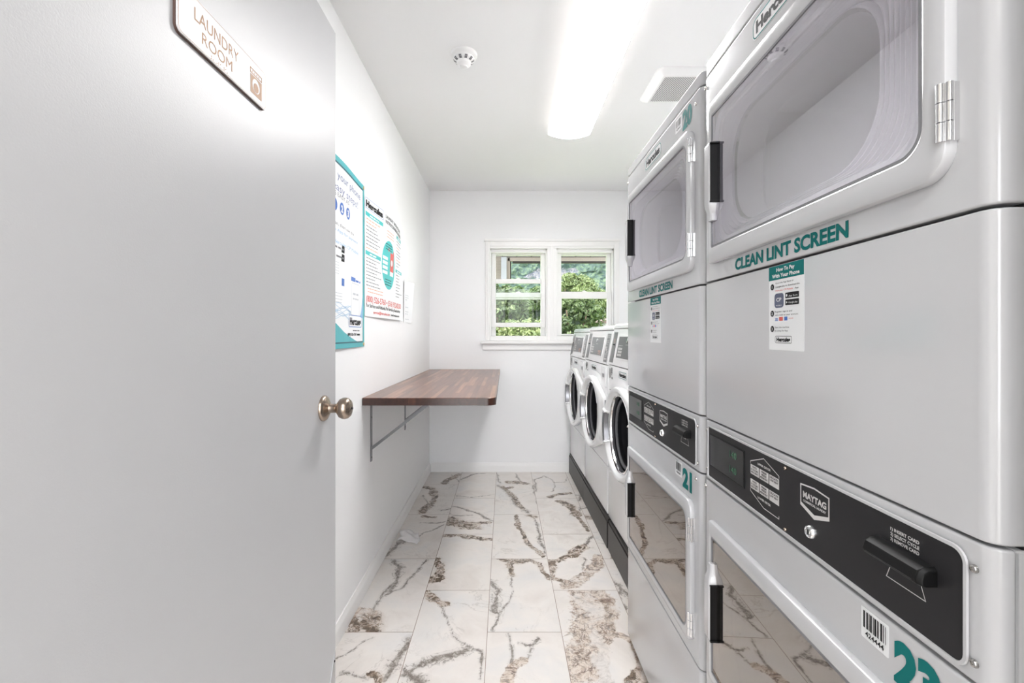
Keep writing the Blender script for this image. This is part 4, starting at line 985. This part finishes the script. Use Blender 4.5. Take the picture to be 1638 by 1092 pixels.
# ------------------------------------------------------------------ ceiling fittings
t = thing('ceiling_light', (.395, 1.57, ZC), label='long lit wraparound ceiling light with white acrylic lens', cat='ceiling light')
m = MB(); m.box((-.110, .004, -.030), (.110, 1.216, -.0005)); m.build('pan', TRIM, t, bevel=.002)
prf = [(-.1275, -.022), (-.1275, -.052)]+[(-.1275+.255*i/14, -.054-.026*math.sin(math.pi*i/14)) for i in range(1, 14)]+[(.1275, -.052), (.1275, -.022)]
m = MB(); m.loft([[(p[0], 0, p[1]) for p in prf], [(p[0], 1.22, p[1]) for p in prf]])
ln = m.build('acrylic_lens', None, t, smooth=30, mats=[LENS, LENSS])
for q in ln.data.polygons:
    if abs(q.normal.x) > .42 or abs(q.normal.y) > .9 or q.normal.z > .5: q.material_index = 1
m = MB(); m.lathe([(.006, 0), (.005, -.004), (.0001, -.005)], (.035, .95, -.0785), (0, 0, 1), 14); m.build('lens_clip', PLASTW, ln)

t = thing('smoke_detector', (-.185, 2.075, ZC), label='round white smoke detector on the ceiling left of the light', cat='smoke detector')
m = MB(); m.lathe([(.0610, 0), (.0610, -.006), (.058, -.012), (.050, -.016), (.046, -.018)], (0, 0, 0), (0, 0, 1), 48); m.build('base_plate', PLASTW, t)
m = MB(); m.lathe([(.046, -.016), (.047, -.022), (.044, -.030), (.036, -.034), (.033, -.036)], (0, 0, 0), (0, 0, 1), 48); h = m.build('housing', PLASTW, t)
m = MB(); m.lathe([(.031, -.034), (.031, -.046), (.026, -.052), (.018, -.055), (.017, -.060), (.010, -.062), (.0001, -.0625)], (0, 0, 0), (0, 0, 1), 40); m.build('sensor_cap', PLASTW, t)
m = MB()
for i in range(10):
    a = 2*math.pi*i/10; c_, s_ = math.cos(a), math.sin(a); q = Vector((-s_, c_, 0))*.006; e = Vector((c_, s_, 0))
    m.loft([[e*.034+q+Vector((0, 0, -.0335)), e*.034-q+Vector((0, 0, -.0335)), e*.034-q+Vector((0, 0, -.0355)), e*.034+q+Vector((0, 0, -.0355))], [e*.0465+q+Vector((0, 0, -.0245)), e*.0465-q+Vector((0, 0, -.0245)), e*.0465-q+Vector((0, 0, -.0285)), e*.0465+q+Vector((0, 0, -.0285))]])
m.build('vent_slots', GASKET, h)

t = thing('exhaust_fan', (.735, 2.167, ZC), label='square white ceiling exhaust fan cover with perforated grille above the dryers', cat='ceiling vent')
b = (0, 0, .325, .325)
m = MB(); m.loft([[(p[0], p[1], z) for p in inset(b, .03, d)] for d, z in ((0, 0), (0, -.004), (.004, -.009), (.036, -.026))], False, False)
m.ring(inset(b, .03, .036), rr(.046, .046, .279, .279, .004), -.026, -.024); m.build('cover', PLASTW, t, smooth=40)
def perf():
    m = bpy.data.materials.new('perforated grille'); m.use_nodes = True; n = m.node_tree.nodes; l = m.node_tree.links; p = n['Principled BSDF']; p.inputs['Roughness'].default_value = .5
    tc = n.new('ShaderNodeTexCoord'); mp = n.new('ShaderNodeMapping'); mp.inputs['Rotation'].default_value = (0, 0, math.pi/4); l.new(tc.outputs['Object'], mp.inputs[0])
    sn = n.new('ShaderNodeVectorMath'); sn.operation = 'SCALE'; sn.inputs['Scale'].default_value = 2*math.pi/.0085; l.new(mp.outputs[0], sn.inputs[0])
    sx = n.new('ShaderNodeSeparateXYZ'); l.new(sn.outputs[0], sx.inputs[0]); o = []
    for i in (0, 1): s_ = n.new('ShaderNodeMath'); s_.operation = 'COSINE'; l.new(sx.outputs[i], s_.inputs[0]); o.append(s_.outputs[0])
    a = n.new('ShaderNodeMath'); a.operation = 'ADD'; l.new(o[0], a.inputs[0]); l.new(o[1], a.inputs[1])
    g = n.new('ShaderNodeMath'); g.operation = 'GREATER_THAN'; g.inputs[1].default_value = .15; l.new(a.outputs[0], g.inputs[0])
    mx = n.new('ShaderNodeMix'); mx.data_type = 'RGBA'; mx.inputs[6].default_value = srgb(225, 225, 226); mx.inputs[7].default_value = srgb(70, 70, 72); l.new(g.outputs[0], mx.inputs[0]); l.new(mx.outputs[2], p.inputs['Base Color']); return m
m = MB(); m.box((.045, .045, -.0245), (.280, .280, -.022)); m.build('grille', perf(), t)

# ------------------------------------------------------------------ tissue by the baseboard
random.seed(4)
m = MB(); n_ = 14; vs = []; hgt = {}
for j in range(n_+1):
    for i in range(n_+1):
        a, b = i/n_, j/n_
        x = -.035+a*.125+.012*math.sin(5*b); y = -.06+b*.13+.02*math.sin(3*a+1)
        z = .002+.020*max(0, noise.noise(Vector((a*2.6, b*2.6, 3.1)))+.35)+.016*math.exp(-((a-.35)**2+(b-.6)**2)*14)+.004*abs(noise.noise(Vector((a*9, b*9, 1))))
        vs.append((x, y, z))
fs = [(j*(n_+1)+i, j*(n_+1)+i+1, (j+1)*(n_+1)+i+1, (j+1)*(n_+1)+i) for j in range(n_) for i in range(n_)]
m.add(vs, fs); o = m.build('dryer_sheet', TISSUE, None, smooth=60, loc=(-.600, 2.72, 0)); sl = o.modifiers.new('thick', 'SOLIDIFY'); sl.thickness = .0006
tag(o, label='crumpled white dryer sheet on the floor against the left baseboard', cat='dryer sheet')

# ------------------------------------------------------------------ outdoors
m = MB(); m.box((-60, 4.4, -4.2), (60, 140, -4.0)); struct(m.build('ground', ground_mat('grass', srgb(70, 96, 40), srgb(120, 140, 70), .6)))

def leaf_mat(name, c1, c2, c3):
    m = bpy.data.materials.new(name); m.use_nodes = True; n = m.node_tree.nodes; l = m.node_tree.links; p = n['Principled BSDF']; p.inputs['Roughness'].default_value = .6
    g = n.new('ShaderNodeNewGeometry'); r = n.new('ShaderNodeValToRGB'); e = r.color_ramp.elements; e[0].color = c1; e[1].color = c3; k = e.new(.5); k.color = c2
    l.new(g.outputs['Random Per Island'], r.inputs[0]); l.new(r.outputs[0], p.inputs['Base Color'])
    tr = n.new('ShaderNodeBsdfTranslucent'); l.new(r.outputs[0], tr.inputs[0]); mx = n.new('ShaderNodeMixShader'); mx.inputs[0].default_value = .35
    l.new(p.outputs[0], mx.inputs[1]); l.new(tr.outputs[0], mx.inputs[2]); l.new(mx.outputs[0], n['Material Output'].inputs[0]); return m
LEAF = leaf_mat('bright leaves', srgb(45, 63, 30), srgb(63, 81, 39), srgb(91, 104, 63))
LEAF2 = leaf_mat('yellow green leaves', srgb(69, 85, 43), srgb(88, 103, 55), srgb(110, 119, 76))
LEAF3 = leaf_mat('deep green leaves', srgb(30, 45, 33), srgb(39, 57, 39), srgb(54, 71, 48))
BARK = mat('bark', srgb(92, 76, 62), .9, bump=(12, .6, .02), var=(6, .3))
def tree(X, Y, zc, rx, rz, leaf, label, seed, n=14000, ls=.07):
    rnd = np.random.default_rng(seed)
    t = thing('tree', (X, Y, -4.0), label=label, cat='tree', group='trees outside the window')
    m = MB(); top = zc+4.0
    m.tube([(0, 0, 0), (.05, 0, top*.4), (-.03, .05, top*.75), (0, 0, top+rz*.4)], [.2, .16, .12, .05], 10)
    for q in range(6):
        a = q*1.05; m.tube([(0, 0, top*.7), (rx*.35*math.cos(a), rx*.35*math.sin(a), top*.9), (rx*.75*math.cos(a), rx*.75*math.sin(a), top+rz*.35)], [.07, .05, .02], 6)
    m.build('trunk', BARK, t)
    # clumps on an ellipsoid crown
    K = 80; d = rnd.normal(size=(K, 3)); d /= np.linalg.norm(d, axis=1)[:, None]; rad = rnd.uniform(.5, 1, K)[:, None]
    cl = d*rad*np.array([rx, rx*.9, rz]); cr = rnd.uniform(.16, .34, K)*rx
    i = rnd.integers(0, K, n); dd = rnd.normal(size=(n, 3)); dd /= np.linalg.norm(dd, axis=1)[:, None]
    pos = cl[i]+dd*cr[i][:, None]*rnd.uniform(.75, 1.05, n)[:, None]*np.array([1, 1, .8])+np.array([0, 0, top])
    nrm = dd+rnd.normal(size=(n, 3))*.5+np.array([0, 0, .3]); nrm /= np.linalg.norm(nrm, axis=1)[:, None]
    tt = np.cross(nrm, rnd.normal(size=(n, 3))); tt /= np.linalg.norm(tt, axis=1)[:, None]; bb = np.cross(nrm, tt)
    s_ = (ls*rnd.uniform(.6, 1.3, n))[:, None]
    V = np.stack([pos-tt*s_*.9, pos-bb*s_*.5+nrm*s_*.1, pos+tt*s_*.9, pos+bb*s_*.5+nrm*s_*.1], 1).reshape(-1, 3)
    me = bpy.data.meshes.new('foliage'); F = np.arange(4*n).reshape(-1, 4)
    me.from_pydata(V.tolist(), [], F.tolist()); me.materials.append(leaf)
    o = bpy.data.objects.new('foliage', me); COL.objects.link(o); o.parent = t
    # solid inner crown so no sky shows through
    m = MB(); m.lathe([(rx*.01, top-rz*.5)]+[(rx*.5*math.sin(math.pi*q/8), top-rz*.5*math.cos(math.pi*q/8)) for q in range(1, 8)]+[(rx*.01, top+rz*.5)], (0, 0, 0), (0, 0, 1), 20)
    m.build('inner_foliage', LEAF3, t)
px = lambda x, Y: (x-807)/728*Y
pz = lambda y, Y: CAMH+(534-y)/728*Y
tree(px(808, 13), 13, pz(498, 13), .80, .78, LEAF, 'bright green tree behind the left half of the left window', 1)
tree(px(858, 17.5), 17.5, pz(500, 17.5), 1.0, 1.05, LEAF, 'bright green tree behind the right half of the left window', 2)
tree(px(835, 10.5), 10.5, pz(560, 10.5), .95, .60, LEAF2, 'low yellow-green tree below the left window', 3, ls=.06)
tree(px(916, 26), 26, pz(478, 26), 1.55, 1.30, LEAF2, 'sunlit yellow-green tree top in the right window, left of centre', 4, ls=.10)
tree(px(960, 31), 31, pz(488, 31), 1.1, 1.25, LEAF2, 'small yellow-green tree top at the right side of the right window', 5, 7000, ls=.10)
tree(px(918, 14), 14, pz(515, 14), .82, .95, LEAF, 'big mid-green tree filling the lower right window', 6, 11000, ls=.065)
tree(px(795, 24), 24, pz(480, 24), .95, .9, LEAF2, 'yellow-green tree top behind the left edge of the left window', 7, 6000, ls=.10)
tree(px(968, 38), 38, pz(500, 38), 1.3, 1.0, LEAF3, 'dark green tree behind the small roof seen in the right window', 8, 7000, ls=.12)
tree(px(840, 33), 33, pz(510, 33), 1.8, 1.4, LEAF3, 'dark green tree between the two bright trees of the left window', 9, 7000, ls=.12)
tree(px(905, 44), 44, pz(520, 44), 2.7, 2.1, LEAF3, 'dark green tree behind the big tree of the right window', 10, 7000, ls=.12)

# wooded hill with rock faces
nx, nz = 150, 90; vs = []; rock = []
for j in range(nz+1):
    for i in range(nx+1):
        a, b = i/nx, j/nz
        x = -35+80*a; h = -4+34*b; y = 82+22*b+2.0*noise.noise(Vector((x*.05, h*.08, 0)))
        nn = noise.fractal(Vector((x*.55, h*.7, y*.1)), .9, 2.1, 4); q = 0
        for rx_, rz_, sx_, sz_ in ((px(862, 88), pz(431, 88), 2.6, 1.6), (px(908, 88), pz(433, 88), 2.6, 2.2), (px(846, 88), pz(437, 88), 1.4, .9), (px(925, 88), pz(424, 88), 1.6, .8)):
            q = max(q, 1-math.hypot((x-rx_)/sx_, (h-rz_)/sz_))
        y -= 1.1*abs(nn)*(1-max(0, q)); z = h+.7*nn
        vs.append((x, y, z)); rock.append(max(0, q+.25*noise.noise(Vector((x*1.1, h*1.4, 5)))))
fs = [(j*(nx+1)+i, j*(nx+1)+i+1, (j+1)*(nx+1)+i+1, (j+1)*(nx+1)+i) for j in range(nz) for i in range(nx)]
me = bpy.data.meshes.new('hill'); me.from_pydata(vs, [], fs); a_ = me.attributes.new('rock', 'FLOAT', 'POINT'); a_.data.foreach_set('value', rock)
hm = bpy.data.materials.new('wooded hillside'); hm.use_nodes = True; n = hm.node_tree.nodes; l = hm.node_tree.links; p = n['Principled BSDF']; p.inputs['Roughness'].default_value = .9
tc = n.new('ShaderNodeTexCoord'); t1 = n.new('ShaderNodeTexNoise'); t1.inputs['Scale'].default_value = 1.3; t1.inputs['Detail'].default_value = 9; t1.inputs['Roughness'].default_value = .7; l.new(tc.outputs['Object'], t1.inputs[0])
r1 = n.new('ShaderNodeValToRGB'); e = r1.color_ramp.elements; e[0].position = .42; e[0].color = srgb(29, 45, 44); e[1].position = .60; e[1].color = srgb(70, 84, 62); k = e.new(.5); k.color = srgb(43, 62, 53); l.new(t1.outputs['Fac'], r1.inputs[0])  # forest greens tinted bluish, with distance haze put into the colour
r2 = n.new('ShaderNodeValToRGB'); e = r2.color_ramp.elements; e[0].position = .4; e[0].color = srgb(54, 59, 70); e[1].position = .6; e[1].color = srgb(93, 90, 93); t2 = n.new('ShaderNodeTexNoise'); t2.inputs['Scale'].default_value = 2.5; t2.inputs['Detail'].default_value = 6; l.new(tc.outputs['Object'], t2.inputs[0]); l.new(t2.outputs['Fac'], r2.inputs[0])
at_ = n.new('ShaderNodeAttribute'); at_.attribute_name = 'rock'; am = n.new('ShaderNodeMath'); am.operation = 'ADD'; l.new(at_.outputs['Fac'], am.inputs[0]); am2 = n.new('ShaderNodeMapRange'); am2.inputs[1].default_value = .42; am2.inputs[2].default_value = .70; am.inputs[1].default_value = -.30
am3 = n.new('ShaderNodeMath'); am3.operation = 'ADD'; l.new(am.outputs[0], am3.inputs[0]); l.new(t1.outputs['Fac'], am3.inputs[1]); l.new(am3.outputs[0], am2.inputs[0])
mx = n.new('ShaderNodeMix'); mx.data_type = 'RGBA'; l.new(am2.outputs[0], mx.inputs[0]); l.new(r1.outputs[0], mx.inputs[6]); l.new(r2.outputs[0], mx.inputs[7]); l.new(mx.outputs[2], p.inputs['Base Color'])
me.materials.append(hm); ho = bpy.data.objects.new('hillside', me); COL.objects.link(ho); struct(ho)

# porch roof outside the window: board soffit, beam, siding return
SOFF = mat('soffit boards', srgb(127, 122, 122), .7, var=(3, .15)); BEAM = mat('beige beam', srgb(139, 127, 120), .7, var=(4, .12)); SIDE = mat('beige siding', srgb(140, 130, 122), .7, var=(4, .1)); DBRN = mat('dark brown timber', srgb(32, 25, 22), .7, var=(6, .2))
t = thing('porch_roof', (0, 5.6, 2.1), label='beige porch roof with boarded ceiling and beam seen through the window tops', cat='porch roof')
m = MB()
for i in range(16):
    x = -.75+i*.18; m.box((x+.005, -1.25, .072), (x+.175, .0, .09))
sf = m.build('soffit', SOFF, t)
m = MB(); m.box((-.75, -1.25, .088), (2.13, .12, .16)); m.build('roof_deck', DBRN, t)
m = MB(); m.box((-.75, -.014, .066), (2.13, .0, .0725)); m.build('dark_joint', DBRN, t)
m = MB(); m.box((.04, -.01, .020), (2.13, .07, .066)); m.build('beam', BEAM, t, bevel=.002)
m = MB(); m.box((.10, .0, -.004), (2.13, .05, .0205)); m.build('beam_underside', DBRN, t)
m = MB()
for i in range(9): m.loft([[(-.75, y, z) for y, z in ((-.02, -.22+i*.034), (.0, -.22+i*.034), (.0, -.187+i*.034), (-.012, -.187+i*.034))], [(-.03, y, z) for y, z in ((-.02, -.22+i*.034), (.0, -.22+i*.034), (.0, -.187+i*.034), (-.012, -.187+i*.034))]])
m.build('siding', SIDE, t)
m = MB(); m.box((-.042, -.04, -.215), (.026, .0, .066)); m.build('corner_board', mat('pale grey metal', srgb(150, 150, 156), .5, var=(3, .05)), t, bevel=.002)
m = MB(); m.box((.026, -.01, -.22), (.068, .06, .06)); m.build('post', BEAM, t, bevel=.002)
m = MB(); m.box((.068, .0, -.22), (.082, .05, .03)); m.box((-.75, -.03, -.228), (.07, .05, -.218)); m.build('dark_edge', DBRN, t)
# small house beyond
t = thing('house', (px(975, 22), 22, -4), label='small pale house with brown roof at the lower right of the right window', cat='house')
m = MB(); m.box((-.66, -1, 0), (1.6, 3, 5.75)); m.build('wall', mat('pale siding', srgb(139, 136, 138), .8, var=(2, .05)), t)
m = MB(); m.loft([[(x, -1.2, z) for x, z in ((-.8, 5.72), (1.9, 5.72), (1.9, 5.80), (.6, 6.1), (-.8, 5.80))], [(x, 3.2, z) for x, z in ((-.8, 5.72), (1.9, 5.72), (1.9, 5.80), (.6, 6.1), (-.8, 5.80))]]); m.build('roof', mat('brown shingles', srgb(85, 68, 65), .9, var=(5, .2)), t)
